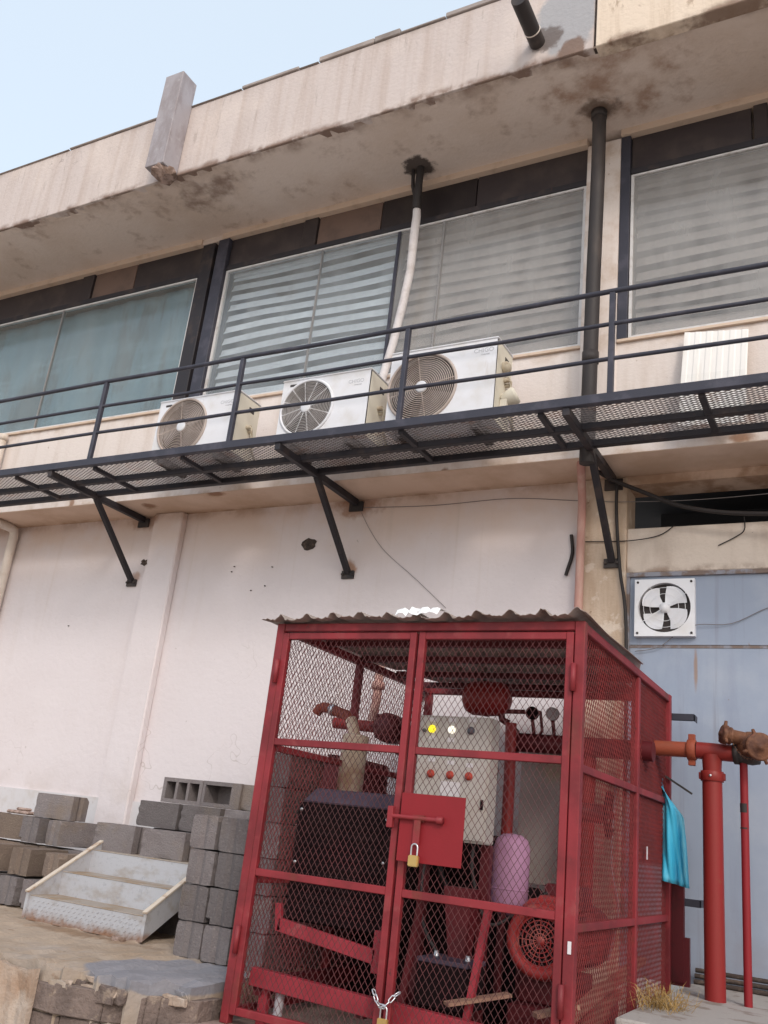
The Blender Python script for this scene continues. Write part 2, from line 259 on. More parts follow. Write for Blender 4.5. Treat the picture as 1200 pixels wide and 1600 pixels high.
W['lavender'] = mat('lavender tank', (0.5, 0.26, 0.41), 0.5, layers=[dict(col=(0.34, 0.15, 0.27), scale=4, lo=0.45, hi=0.7, fac=0.5)])
W['greyboard'] = mat('grey back board', (0.46, 0.39, 0.37), 0.8, layers=[dict(col=(0.5, 0.37, 0.22), spot=((-1.9, -0.6, 1.52), (0.2, 1, 0.14)), wob=0.8, fac=0.6),
    dict(col=(0.3, 0.25, 0.24), scale=3, lo=0.45, hi=0.7, fac=0.5)])
W['blue_cloth'] = mat('turquoise plastic sheet', (0.06, 0.46, 0.7), 0.35, layers=[dict(col=(0.25, 0.66, 0.84), scale=6, stretch=(2, 2, 0.5), lo=0.45, hi=0.65, fac=0.7)])  # lighter tone paints the sheet's highlights into the colour
W['block'] = mat('concrete block', (0.185, 0.162, 0.162), 0.95, layers=[dict(col=(0.14, 0.115, 0.115), scale=6, lo=0.42, hi=0.68, fac=0.6),
    dict(col=(0.3, 0.26, 0.25), scale=60, lo=0.55, hi=0.72, fac=0.6), dict(col=(0.2, 0.155, 0.12), scale=2.2, lo=0.54, hi=0.68, fac=0.6)], bump=0.6, bscale=90, rnd=0.22)
W['block_tan'] = mat('tan concrete block', (0.205, 0.155, 0.125), 0.95, layers=[dict(col=(0.17, 0.125, 0.105), scale=5, lo=0.42, hi=0.68, fac=0.6),
    dict(col=(0.33, 0.26, 0.2), scale=60, lo=0.55, hi=0.72, fac=0.6)], bump=0.6, bscale=90, rnd=0.15)
W['step'] = mat('galvanised tread plate', (0.48, 0.48, 0.51), 0.5, metal=0.25, layers=[
    dict(col=(0.33, 0.27, 0.22), scale=4, stretch=(1, 2, 2), lo=0.5, hi=0.7, fac=0.6), dict(col=(0.3, 0.3, 0.33), scale=30, lo=0.55, hi=0.66, fac=0.4), dict(col=(0.28, 0.13, 0.05), scale=9, lo=0.66, hi=0.72, fac=0.7),
    dict(col=(0.25, 0.11, 0.04), band=('Z', 0.27, 0.18), bw=0.14, bn=14, fac=0.85)], bump=0.12, bscale=30)
W['tread'] = mat('dusty tread', (0.36, 0.31, 0.27), 0.8, layers=[dict(col=(0.3, 0.21, 0.13), scale=5, lo=0.42, hi=0.64, fac=0.8)], bump=0.2)
W['stringer'] = mat('rusty white edge', (0.58, 0.5, 0.42), 0.6, layers=[dict(col=(0.3, 0.16, 0.08), scale=12, lo=0.5, hi=0.65, fac=0.7)])
W['platform'] = mat('sandy concrete', (0.38, 0.3, 0.235), 0.95, layers=[dict(col=(0.3, 0.22, 0.155), scale=2.2, lo=0.42, hi=0.66, fac=0.6),
    dict(col=(0.34, 0.3, 0.28), scale=1.1, lo=0.5, hi=0.66, fac=0.5), dict(col=(0.24, 0.16, 0.11), scale=16, lo=0.62, hi=0.72, fac=0.6),
    dict(col=(0.22, 0.22, 0.25), spot=((-3.42, -2.35, 0.19), (0.42, 0.5, 0.09)), wob=0.5, sn=3, soft=0.9, fac=0.9),  # bluish cement patch, with the shadow beside the cage painted in
    dict(col=(0.2, 0.12, 0.07), spot=((-4.6, -1.8, 0.19), (0.8, 0.14, 0.3)), wob=1.2, sn=6, fac=0.7)], bump=0.5, bscale=25)
W['plaster'] = mat('peeling plaster', (0.4, 0.31, 0.25), 0.95, layers=[dict(col=(0.3, 0.18, 0.11), scale=2.4, lo=0.5, hi=0.66, fac=0.7),
    dict(col=(0.5, 0.42, 0.36), scale=5, lo=0.54, hi=0.66, fac=0.6), dict(col=(0.2, 0.12, 0.08), scale=13, lo=0.62, hi=0.7, fac=0.6)], bump=0.7, bscale=25)
W['rawblock'] = mat('raw masonry', (0.2, 0.15, 0.13), 0.95, layers=[dict(col=(0.12, 0.09, 0.08), scale=5, lo=0.45, hi=0.65, fac=0.7), dict(col=(0.36, 0.28, 0.22), scale=9, lo=0.58, hi=0.66, fac=0.6)], bump=1.0, bscale=30)
W['pad'] = mat('dusty cage floor', (0.34, 0.25, 0.22), 0.95, layers=[dict(col=(0.2, 0.14, 0.12), scale=5, lo=0.42, hi=0.66, fac=0.7)], bump=0.6, bscale=40)
W['back_floor'] = mat('grey cement floor', (0.4, 0.37, 0.35), 0.95, layers=[dict(col=(0.22, 0.17, 0.14), scale=7, lo=0.52, hi=0.66, fac=0.7)], bump=0.4)
W['ground'] = mat('dusty street', (0.46, 0.39, 0.33), 0.95, layers=[dict(col=(0.32, 0.27, 0.23), scale=0.5, lo=0.4, hi=0.65, fac=0.7)], bump=0.3, bscale=8)
W['straw'] = mat('dry straw', (0.42, 0.27, 0.1), 0.9, rnd=0.2)
W['wood'] = mat('old wood', (0.3, 0.17, 0.12), 0.85, layers=[dict(col=(0.18, 0.09, 0.07), scale=8, lo=0.45, hi=0.65, fac=0.6)])
W['hole'] = mat('hole', (0.06, 0.045, 0.04), 0.95, layers=[dict(col=(0.14, 0.1, 0.08), scale=30, lo=0.5, hi=0.65, fac=0.7)])

# ---------------------------------------------------------------- mesh helpers
class MB:
    def __init__(s): s.v = []; s.f = []; s.sm = []
    def add(s, vs, fs, smooth=False):
        o = len(s.v); s.v += [tuple(p) for p in vs]
        for f in fs: s.f.append(tuple(i + o for i in f)); s.sm.append(smooth)
        return s
    def hexa(s, p):
        return s.add(p, [(0, 3, 2, 1), (4, 5, 6, 7), (0, 1, 5, 4), (1, 2, 6, 5), (2, 3, 7, 6), (3, 0, 4, 7)])
    def box(s, x0, x1, y0, y1, z0, z1):
        return s.hexa([(x0, y0, z0), (x1, y0, z0), (x1, y1, z0), (x0, y1, z0), (x0, y0, z1), (x1, y0, z1), (x1, y1, z1), (x0, y1, z1)])
    def bar(s, a, b, w, h, upv=(0, 0, 1)):
        a = Vector(a); b = Vector(b); d = (b - a).normalized(); u = Vector(upv)
        if abs(d.dot(u)) > 0.98: u = Vector((0, 1, 0))
        side = d.cross(u).normalized(); u = side.cross(d).normalized()
        S = side * w / 2; U = u * h / 2
        return s.hexa([a - S - U, a + S - U, b + S - U, b - S - U, a - S + U, a + S + U, b + S + U, b - S + U])
    def tube(s, pts, r, n=12, caps=True):
        pts = [Vector(p) for p in pts]; k = len(pts)
        rs = r if isinstance(r, (list, tuple)) else [r] * k
        t0 = (pts[1] - pts[0]).normalized(); ref = Vector((0, 0, 1)) if abs(t0.z) < 0.9 else Vector((1, 0, 0))
        x = t0.cross(ref).normalized(); vs = []; fs = []
        for i in range(k):
            t = (pts[min(i + 1, k - 1)] - pts[max(i - 1, 0)]).normalized()
            x = (x - t * x.dot(t)).normalized(); y = t.cross(x)
            for j in range(n):
                a = 2 * math.pi * j / n; vs.append(pts[i] + (x * math.cos(a) + y * math.sin(a)) * rs[i])
        for i in range(k - 1):
            for j in range(n):
                q = (j + 1) % n; fs.append((i * n + j, i * n + q, (i + 1) * n + q, (i + 1) * n + j))
        s.add(vs, fs, True)
        if caps:
            s.add(vs[:n], [tuple(reversed(range(n)))]); s.add(vs[-n:], [tuple(range(n))])
        return s
    def lathe(s, o, axis, prof, n=20):
        """prof: list of (distance along axis, radius)"""
        o = Vector(o); d = Vector(axis).normalized()
        return s.tube_r([o + d * p[0] for p in prof], [p[1] for p in prof], d, n)
    def tube_r(s, pts, rs, d, n):
        ref = Vector((0, 0, 1)) if abs(d.z) < 0.9 else Vector((1, 0, 0)); x = d.cross(ref).normalized(); y = d.cross(x); vs = []; fs = []
        for p, r in zip(pts, rs):
            for j in range(n):
                a = 2 * math.pi * j / n; vs.append(p + (x * math.cos(a) + y * math.sin(a)) * max(r, 1e-4))
        for i in range(len(pts) - 1):
            for j in range(n):
                q = (j + 1) % n; fs.append((i * n + j, (i + 1) * n + j, (i + 1) * n + q, i * n + q))
        return s.add(vs, fs, True)
    def ring(s, c, axis, r, t, n=40, m=6):
        c = Vector(c); d = Vector(axis).normalized(); ref = Vector((0, 0, 1)) if abs(d.z) < 0.9 else Vector((1, 0, 0))
        x = d.cross(ref).normalized(); y = d.cross(x); vs = []; fs = []
        for i in range(n):
            a = 2 * math.pi * i / n; e = x * math.cos(a) + y * math.sin(a)
            for j in range(m):
                b = 2 * math.pi * j / m; vs.append(c + e * (r + t * math.cos(b)) + d * t * math.sin(b))
        for i in range(n):
            for j in range(m):
                fs.append((i * m + j, ((i + 1) % n) * m + j, ((i + 1) % n) * m + (j + 1) % m, i * m + (j + 1) % m))
        return s.add(vs, fs, True)
    def mesh(s, name, bevel=0.0, segs=1):
        me = bpy.data.meshes.new(name); me.from_pydata(s.v, [], s.f); me.polygons.foreach_set('use_smooth', s.sm)
        bm = bmesh.new(); bm.from_mesh(me)
        bmesh.ops.recalc_face_normals(bm, faces=bm.faces)
        if bevel:
            ed = [e for e in bm.edges if len(e.link_faces) == 2 and e.calc_face_angle(0) > 0.6]
            bmesh.ops.bevel(bm, geom=ed, offset=bevel, segments=segs, affect='EDGES', clamp_overlap=True)
        bm.to_mesh(me); bm.free(); me.update(); return me
    def build(s, name, material, parent=None, bevel=0.0, segs=1):
        me = s.mesh(name, bevel, segs); me.materials.append(W[material] if isinstance(material, str) else material)
        return link(name, me, parent)

def link(name, me, parent=None, loc=None, rot=None):
    o = bpy.data.objects.new(name, me); COL.objects.link(o)
    if parent is not None:
        o.parent = parent; o.matrix_parent_inverse = Matrix.Translation(parent_world(parent)).inverted() if loc is None else Matrix()
    if loc is not None: o.location = loc
    if rot is not None: o.rotation_euler = rot
    return o
WLOC = {}
def parent_world(p): return WLOC.get(p.name, Vector((0, 0, 0)))
def tag(o, label, cat, group=None, kind=None):
    o['label'] = label; o['category'] = cat
    if group: o['group'] = group
    if kind: o['kind'] = kind
    return o
def thing(name, loc, label, cat, group=None):
    o = bpy.data.objects.new(name, None); COL.objects.link(o); o.location = loc; o.empty_display_size = 0.2
    WLOC[o.name] = Vector(loc); return tag(o, label, cat, group)
def struct(o): o['kind'] = 'structure'; return o
def B(*a): return MB().box(*a)

def diamonds(o, u, v, w, h, cw, ch, t, depth=0.004):
    """expanded-metal panel: two families of diagonal strands clipped to the rectangle o + a*u + b*v"""
    o = Vector(o); u = Vector(u).normalized(); v = Vector(v).normalized(); n = u.cross(v); mb = MB()
    def clip(x0, y0, dx, dy):
        lo, hi = -1e9, 1e9
        for p, q, L in ((x0, dx, w), (y0, dy, h)):
            a, b = (0 - p) / q, (L - p) / q
            if a > b: a, b = b, a
            lo = max(lo, a); hi = min(hi, b)
        return (lo, hi) if hi - lo > 1e-3 else None
    for sgn in (1, -1):
        k0 = -int(h / ch) - 2; k1 = int(w / cw) + int(h / ch) + 3
        for k in range(k0, k1):
            x0 = k * cw; dx, dy = sgn * cw, ch
            c = clip(x0, 0.0, dx, dy)
            if not c: continue
            off = n * (0.0012 * sgn)
            p = o + u * (x0 + dx * c[0]) + v * (dy * c[0]) + off; q = o + u * (x0 + dx * c[1]) + v * (dy * c[1]) + off
            mb.bar(p, q, t, depth, n)
    return mb

# ---------------------------------------------------------------- ground and platforms
GZ = -0.3
g = MB(); g.add([(-1500, -1500, GZ), (1500, -1500, GZ), (1500, 1500, GZ), (-1500, 1500, GZ)], [(0, 1, 2, 3)])
struct(g.build('ground', 'ground'))
def grid_top(name, outline_y, x0, x1, y1, z, nx, ny, bottom, material, rough=0.012):
    """slab with an uneven top and a ragged front edge given by outline_y(x)"""
    mb = MB(); vs = []; fs = []
    for i in range(nx + 1):
        x = x0 + (x1 - x0) * i / nx; yf = outline_y(x)
        for j in range(ny + 1):
            t = j / ny; vs.append((x, yf + (y1 - yf) * t, z + random.uniform(-rough, rough) * (1 if j else 1.6)))
    for i in range(nx):
        for j in range(ny):
            a = i * (ny + 1) + j; fs.append((a, a + ny + 1, a + ny + 2, a + 1))
    o = len(vs)
    for i in range(nx + 1):
        x = x0 + (x1 - x0) * i / nx; vs.append((x, outline_y(x) + random.uniform(-0.015, 0.02), (z + bottom) / 2 + random.uniform(-0.03, 0.03)))
        vs.append((x, outline_y(x), bottom))
    for i in range(nx):
        a = i * (ny + 1); b = a + ny + 1; c = o + 2 * i; d = c + 2
        fs.append((a, c, d, b)); fs.append((c, c + 1, d + 1, d))
    e = [nx * (ny + 1) + j for j in range(ny + 1)]; k = len(vs)
    vs += [(vs[q][0], vs[q][1], bottom) for q in e]
    for j in range(ny): fs.append((e[j], k + j, k + j + 1, e[j + 1]))
    mb.add(vs, fs); return mb.build(name, material)
def edge_y(x):
    y = -2.8 + 0.03 * math.sin(x * 5.1) + 0.02 * math.sin(x * 17)
    if x > -3.75: y += 0.03 * math.sin(x * 31) + 0.02 * math.sin(x * 67)
    if x > -3.35: y += (x + 3.35) * 1.15
    return y
plat = struct(grid_top('platform', edge_y, -14.0, -3.1, 0.0, 0.19, 260, 24, GZ - 0.02, 'platform'))
pad = struct(B(-3.12, 1.5, -3.2, 0.0, GZ - 0.02, 0.03).build('cage_floor', 'pad', bevel=0.01))
bf = struct(B(-1.17, 4.0, -1.95, -0.005, 0.0, 0.33).build('back_floor', 'back_floor', bevel=0.01))

# plaster skin and raw blocks on the platform face
mb = MB(); vs = []; fs = []; n = 60
for i in range(n + 1):
    x = -7.0 + (3.18) * i / n; y = edge_y(x) - 0.03
    top = 0.17 + random.uniform(-0.015, 0.015)
    vs += [(x, y, top), (x, y + random.uniform(-0.012, 0.012), 0.05), (x, y, GZ)]
for i in range(n): a = 3 * i; fs += [(a, a + 1, a + 4, a + 3), (a + 1, a + 2, a + 5, a + 4)]
mb.add(vs, fs)
sk = mb.build('plaster_skin', 'plaster', plat); so = sk.modifiers.new('s', 'SOLIDIFY'); so.thickness = 0.03; so.offset = 1
def lump(name, c, r, m_, parent, jit=.25, sub=2):
    mb = MB(); bmx = bmesh.new(); bmesh.ops.create_icosphere(bmx, subdivisions=sub, radius=1)
    vs = []
    for v in bmx.verts:
        k = random.uniform(1 - jit, 1 + jit); q = [max(-.75, min(.75, t * 1.25)) for t in v.co]; vs.append((c[0] + q[0] * r[0] * k, c[1] + q[1] * r[1] * k, c[2] + q[2] * r[2] * k))
    mb.add(vs, [[v.index for v in f.verts] for f in bmx.faces]); bmx.free(); return mb.build(name, m_, parent)
xs_ = [-3.95, -3.72, -3.46, -3.3, -3.18, -3.08]
for row, (z0, z1) in enumerate(((.0, .125), (-.16, -.008), (-.3, -.168))):
    cut = [x + .09 * (row % 2) - .05 * (row == 1) + random.uniform(-.04, .04) for x in xs_]
    for a_, b_ in zip(cut[:-1], cut[1:]):
        a1, b1 = a_ + .001, b_ - .001; pr = random.uniform(.0, .014); ya, yb_ = edge_y(min(a1, -3.05)) - .035 - pr, edge_y(min(b1, -3.05)) - .035 - pr; t_ = random.uniform(-.012, .008)
        MB().hexa([(a1, ya, z0), (b1, yb_, z0), (b1, yb_ + .2, z0), (a1, ya + .2, z0), (a1, ya + .006, z1 + t_), (b1, yb_ + .006, z1 + t_), (b1, yb_ + .2, z1), (a1, ya + .2, z1)]).build('stone', 'rawblock', plat, bevel=.005)
for i in range(9):
    x = random.uniform(-3.75, -3.12); r = random.uniform(.015, .035); lump('stone', (x, edge_y(x) - .015, .148 + random.uniform(-.02, .015)), (r * 2.2, r * .7, r * .8), random.choice(['plaster', 'platform', 'platform']), plat, .3, 1)
for i in range(7):
    x = -3.72 + .1 * i + random.uniform(-.03, .03); lump('mortar_run', (x, edge_y(x) - .03, .12), (random.uniform(.03, .07), .02, random.uniform(.025, .055)), random.choice(['plaster', 'platform', 'rawblock']), plat, .15, 2)
lump('rust_flake', (-4.32, -1.78, .2), (.06, .03, .025), 'broken', plat, .3, 1)

# ---------------------------------------------------------------- building
YU = -0.464; YF = -1.41; ZS = 6.765; ZL = 3.80
bld = thing('building', (-4, 0, 0), 'weathered cream concrete building with a long window band, deep eaves and stained parapet', 'building')
B(-14, -2.02, 0.0, 0.25, GZ, 3.90).build('wall', 'wall_white', bld)
B(-14, -2.45, -0.022, 0.0, 0.0, 1.03).build('skirting', 'skirt', bld)
B(-6.4, -6.03, -0.085, 0.0, 0.0, ZL).build('pilaster', 'wall_white', bld, bevel=0.012)
B(-10.6, -10.2, -0.085, 0.0, 0.0, ZL).build('pilaster', 'wall_white', bld, bevel=0.012)
B(-2.0, -1.64, -0.03, 0.25, 0.0, ZL).build('column', 'column', bld, bevel=0.008)
B(-1.64, 4.0, 0.0, 0.25, 3.03, 3.38).build('lintel', 'lintel', bld, bevel=0.006)
B(-1.64, 4.0, -0.02, 0.25, 3.73, 3.90).build('beam', 'ledge_under', bld)
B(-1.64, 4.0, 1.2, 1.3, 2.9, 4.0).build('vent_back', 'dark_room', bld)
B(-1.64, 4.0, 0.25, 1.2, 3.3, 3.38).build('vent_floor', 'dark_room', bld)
# blue sheet panels
B(-1.62, 4.0, 0.04, 0.1, 0.3, 2.47).build('blue_panel', 'blue', bld)
B(-1.62, 4.0, 0.03, 0.1, 2.49, 3.0).build('blue_panel', 'blue', bld)
B(-1.62, 4.0, 0.036, 0.09, 2.468, 2.492).build('panel_joint', 'seam', bld)
B(-1.64, 4.0, 0.005, 0.1, 3.0, 3.035).build('panel_joint', 'seam', bld)
B(-1.642, -1.615, 0.01, 0.1, 0.3, 3.0).build('panel_joint', 'seam', bld)
# ledge slab and spandrel
mb = MB(); mb.box(-14, 4, YU, YU + 0.2, ZL + 0.004, 4.73); mb.build('spandrel', 'upper_wall', bld)
B(-14, 4, YU + 0.003, 0.3, ZL, ZL + 0.12).build('ledge', 'ledge_under', bld)
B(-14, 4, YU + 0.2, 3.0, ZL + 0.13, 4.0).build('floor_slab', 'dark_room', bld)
for x0, x1 in ((-10.5, -8.08), (-8.06, -6.1), (-5.74, -3.7), (-3.68, -1.92), (-1.63, 1.6)):
    B(x0, x1, YU - 0.025, YU + 0.2, 4.731, 4.757).build('window_sill', 'trim', bld, bevel=0.003)
# room behind the windows
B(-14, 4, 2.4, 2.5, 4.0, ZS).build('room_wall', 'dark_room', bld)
B(-14.1, -14, YU, 2.5, GZ, ZS).build('side_wall', 'upper_wall', bld); B(4, 4.1, YU, 2.5, GZ, ZS).build('side_wall', 'upper_wall', bld)
# soffit and roof
B(-14, 4, YF + 0.1, 2.5, ZS, ZS + 0.14).build('soffit', 'soffit', bld)
mb = MB(); vs = []; fs = []; n = 300
for i in range(n + 1):        # chipped drip edge
    x = -14 + 18 * i / n; d = random.choice((0, 0, 0, 0.006, 0.012, 0.02)) if math.sin(x * 3.1) + math.sin(x * 7.7) > 0.2 else 0
    vs += [(x, YF + 0.004, ZS + 0.001 + d), (x, YF + 0.105, ZS - 0.004)]
for i in range(n): a = 2 * i; fs.append((a, a + 1, a + 3, a + 2))
mb.add(vs, fs).build('drip_edge', 'soffit', bld)
B(-14, -5.95, YF, YF + 0.11, ZS, 7.6).build('fascia_panel', 'fascia', bld, bevel=0.006)
B(-5.95 + 0.004, -1.62, YF, YF + 0.11, ZS, 7.6).build('fascia_panel', 'fascia', bld, bevel=0.006)
B(-1.598, 4, YF - 0.012, YF + 0.11, ZS - 0.01, 7.75).build('fascia_panel', 'fascia_cream', bld, bevel=0.006)
B(-1.62, -1.598, YF + 0.02, YF + 0.11, ZS, 7.6).build('fascia_joint', 'hole', bld)
B(-14, 4, YF + 0.11, 2.5, ZS + 0.14, 7.3).build('roof', 'coping', bld)
xs = [-14, -9.2, -7.4, -6.0, -5.08, -4.42, -4.2, -3.62, -3.36, -2.92, -2.1, -1.62]
zz = [7.62, 7.6, 7.62, 7.605, 7.635, 7.605, 7.655, 7.665, 7.62, 7.65, 7.625]
for a, b, z1 in zip(xs[:-1], xs[1:], zz):
    B(a + 0.003, b - 0.003, YF - 0.018, YF + 0.14, 7.602, z1).build('coping_slab', 'coping', bld, bevel=0.005)
# grey box fin standing against the parapet
fin = B(-5.93, -5.70, -1.62, -1.412, 6.76, 7.88).build('fin', 'fin', bld, bevel=0.006)
mb = MB(); bmx = bmesh.new(); bmesh.ops.create_icosphere(bmx, subdivisions=2, radius=1)
mb.add([(-5.79 + v.co.x * 0.12 * random.uniform(.75, 1.2), -1.5 + v.co.y * 0.14 * random.uniform(.75, 1.2), 6.75 + v.co.z * 0.07 * random.uniform(.6, 1.3)) for v in bmx.verts], [[v.index for v in f.verts] for f in bmx.faces]); bmx.free()
mb.build('broken_stub', 'broken', bld)
# window head trim, posts, transom panels
for x0, x1 in ((-14, -6.11), (-5.83, -1.92), (-1.63, 4)):
    B(x0, x1, YU - 0.04, YU + 0.1, 6.70, ZS).build('head_trim', 'trim', bld)
B(-6.11, -5.83, YU - 0.02, YU + 0.1, 6.70, ZS).build('head_trim', 'soffit', bld)
B(-6.10, -5.935, YU - 0.012, YU + 0.15, 4.757, 6.70).build('window_post', 'black', bld, bevel=0.004)
B(-5.93, -5.88, YU + 0.05, YU + 0.15, 4.757, 6.70).build('window_post', 'black', bld)
B(-5.875, -5.735, YU - 0.03, YU + 0.15, 4.757, 6.70).build('window_post', 'navy', bld, bevel=0.004)
B(-1.92, -1.635, YU - 0.014, YU + 0.2, 4.0, 6.70).build('window_column', 'upper_wall', bld, bevel=0.004)
B(-1.632, -1.555, YU - 0.02, YU + 0.15, 4.757, 6.70).build('window_post', 'navy', bld, bevel=0.004)
def transom(x0, x1, m_, y=0.0):
    B(x0, x1, YU + 0.02 + y, YU + 0.08, 6.37, 6.70).build('transom_panel', m_, bld, bevel=0.003)
for a, b, m_, y in ((-10.5, -7.9, 'transom', 0), (-7.88, -7.70, 'transom', -.02), (-7.69, -7.06, 'transom_brown', 0), (-7.05, -6.105, 'transom', 0),
                 (-5.73, -4.82, 'transom', 0), (-4.81, -4.65, 'transom', -.02), (-4.64, -3.93, 'transom_brown', 0), (-3.92, -2.95, 'transom', 0),
                 (-2.94, -1.925, 'transom', 0), (-1.55, -0.62, 'transom', 0), (-0.6, -0.5, 'transom', -.02), (-0.49, 1.6, 'transom_brown', 0)):
    transom(a, b, m_, y)
for x0, x1 in ((-10.5, -6.105), (-5.73, -1.925), (-1.55, 1.6)):
    B(x0, x1, YU + 0.0, YU + 0.08, 6.315, 6.368).build('transom_bar', 'black', bld)

def window(x0, x1, panes, mats_, seams=()):
    w = thing_part('window', bld)
    z0, z1 = 4.76, 6.312
    MB().box(x0, x1, YU + 0.01, YU + 0.05, z1 - 0.018, z1).box(x0, x0 + 0.022, YU + 0.01, YU + 0.05, z0, z1 - 0.018).box(x1 - 0.022, x1, YU + 0.01, YU + 0.05, z0, z1 - 0.018).box(x0 + .022, x1 - .022, YU + 0.01, YU + 0.05, z0, z0 + 0.03).build('window_frame', 'alu', w)
    for i, (a, b) in enumerate(panes):
        B(a, b, YU + 0.026, YU + 0.032, z0 + 0.03, z1 - 0.018).build('pane', mats_[i], w)
    for s_, m_, w_ in seams:
        B(s_ - w_ / 2, s_ + w_ / 2, YU + 0.012, YU + 0.045, z0 + 0.03, z1 - 0.018).build('glazing_bar', m_, w)
    return w
def thing_part(name, parent):
    o = bpy.data.objects.new(name, None); COL.objects.link(o); o.parent = parent
    o.matrix_parent_inverse = Matrix.Translation(parent_world(parent)).inverted(); return o
window(-10.5, -6.105, [(-10.48, -8.1), (-8.1 + .012, -6.13)], ['glass_teal', 'glass_teal'], [(-8.094, 'bar_grey', 0.012)])
window(-5.73, -1.925, [(-5.708, -3.71), (-3.69, -1.947)], ['glass_clear', 'glass_dusty'], [(-3.7, 'navy', 0.03), (-3.24, 'bar_grey', 0.014), (-4.55, 'bar_grey', 0.009)])
window(-1.55, 1.6, [(-1.528, 0.2), (0.22, 1.578)], ['glass_dusty', 'glass_dusty'], [(0.21, 'alu', 0.02)])

def blind(x0, x1, label, m_, pitch_=0.122, hgt=0.085, tilt=18, sag=0.0):
    b = thing('window_blind', ((x0 + x1) / 2, YU + 0.11, 4.78), label, 'blind')
    n = int(1.52 / pitch_); me = None
    B(x0, x1, YU + 0.09, YU + 0.13, 6.27, 6.305).build('head_rail', m_, b)
    for i in range(n):
        z = 4.83 + pitch_ * (i + 0.5); k = 8; vs = []; fs = []
        for j in range(k + 1):
            t = j / k; x = x0 + (x1 - x0) * t; dz = -sag * (math.sin(t * 3.14 * 1.3 + i * 0.6) * 0.5) + random.uniform(-1, 1) * sag * 0.12
            c = math.cos(R(tilt)) * hgt / 2; s_ = math.sin(R(tilt)) * hgt / 2
            vs += [(x, YU + 0.11 - s_, z + dz - c), (x, YU + 0.118, z + dz), (x, YU + 0.11 + s_, z + dz + c)]
        for j in range(k): a = 3 * j; fs += [(a, a + 3, a + 4, a + 1), (a + 1, a + 4, a + 5, a + 2)]
        MB().add(vs, fs, True).build('slat', m_, b)
blind(-5.69, -3.73, 'pale blue striped blind behind the clear pane above the left and middle air conditioners', 'slat_blue', 0.125, 0.1, 20, 0.035)
blind(-3.67, -1.96, 'dusty grey blind behind the pane between the white hose and the black drain pipe', 'slat_grey', 0.118, 0.116, 20, 0.03)
blind(-1.52, 1.55, 'grey slatted blind in the window right of the black drain pipe', 'slat_grey', 0.125, 0.114, 22, 0.045)
mb = MB(); vs = []; fs = []; n = 90
for i in range(n + 1):
    x = -10.4 + 4.25 * i / n; y = YU + 0.14 + 0.012 * math.sin(x * 9) + 0.008 * math.sin(x * 23)
    vs += [(x, y, 4.77), (x, y + 0.01, 5.6), (x, y, 6.31)]
for i in range(n): a = 3 * i; fs += [(a, a + 3, a + 4, a + 1), (a + 1, a + 4, a + 5, a + 2)]
tag(mb.add(vs, fs, True).build('curtain', 'curtain'), 'faded teal curtain behind the leftmost window', 'curtain')

# ---------------------------------------------------------------- steel walkway
wk = thing('walkway', (-4, -1.0, 3.8), 'long black steel service walkway with three-rail guard carrying the air conditioners', 'walkway')
X0, X1 = -11.0, 2.2
B(X0, X1, -1.315, -1.265, 3.795, 3.862).build('front_beam', 'navy', wk, bevel=0.004)
B(X0, X1, -1.005, -0.955, 3.765, 3.815).build('middle_beam', 'black', wk, bevel=0.004)
B(X0, X1, -0.725, -0.675, 3.765, 3.815).build('rear_beam', 'black', wk, bevel=0.004)
ys = (-1.265, -0.725)
for x in (-9.2, -8.1, -7.09, -6.08, -5.07, -3.0, -1.93, -0.88, 0.3, 1.4):
    B(x - 0.02, x + 0.02, -1.264, -0.70, 3.768, 3.803).build('cross_bar', 'black', wk, bevel=0.003)
for x in (-9.1, -6.6, -4.07, -1.74, 0.8):
    B(x - 0.025, x + 0.025, -1.30, -0.02 if x != -1.74 else -0.06, 3.737, 3.797).build('bracket_arm', 'black', wk, bevel=0.003)
    MB().bar((x, -0.70, 3.75), (x, -0.015 - (0.03 if x == -1.74 else 0), 3.11), 0.048, 0.048).build('brace', 'black', wk, bevel=0.003)
    yb_ = -0.002 if x != -1.74 else -0.034
    MB().box(x - 0.06, x + 0.06, yb_ - 0.02, yb_, 3.06, 3.13).lathe((x - 0.045, yb_ - 0.02, 3.095), (0, -1, 0), [(0, .012), (.018, .012), (.018, 0)], 8).lathe((x + 0.045, yb_ - 0.02, 3.095), (0, -1, 0), [(0, .012), (.018, .012), (.018, 0)], 8).build('wall_plate', 'drain', wk)
    MB().box(x - 0.07, x + 0.07, yb_ - 0.02, yb_, 3.69, 3.78).build('wall_plate', 'drain', wk)
for i in range(-2, 5):
    x = -3.01 + 1.562 * i * 1.0
    if X0 < x < X1: B(x - 0.019, x + 0.019, -1.309, -1.271, 3.862, 4.63).build('post', 'navy', wk, bevel=0.003)
for i in (-3, -4, -5):
    x = -3.01 + 1.562 * i
    B(x - 0.019, x + 0.019, -1.309, -1.271, 3.862, 4.63).build('post', 'navy', wk, bevel=0.003)
for z, r in ((4.645, 0.019), (4.388, 0.015), (4.122, 0.015)):
    MB().tube([(X0, -1.291, z), (-7.7, -1.288, z - .005), (-6.1, -1.291, z + .003), (-5.3, -1.295, z - .006), (-4.5, -1.291, z + .002), (-3.8, -1.288, z - .004), (-3.0, -1.291, z), (-2.2, -1.294, z - .007), (-1.45, -1.291, z + .002), (-.6, -1.288, z - .003), (X1, -1.291, z + .003)], r, 10).build('rail', 'navy', wk)
d = diamonds((X0, -1.27, 3.83), (1, 0, 0), (0, 1, 0), X1 - X0, 0.59, 0.062, 0.030, 0.0042, 0.004)
o = d.build('deck_mesh', 'deck', wk); o['kind'] = 'stuff'

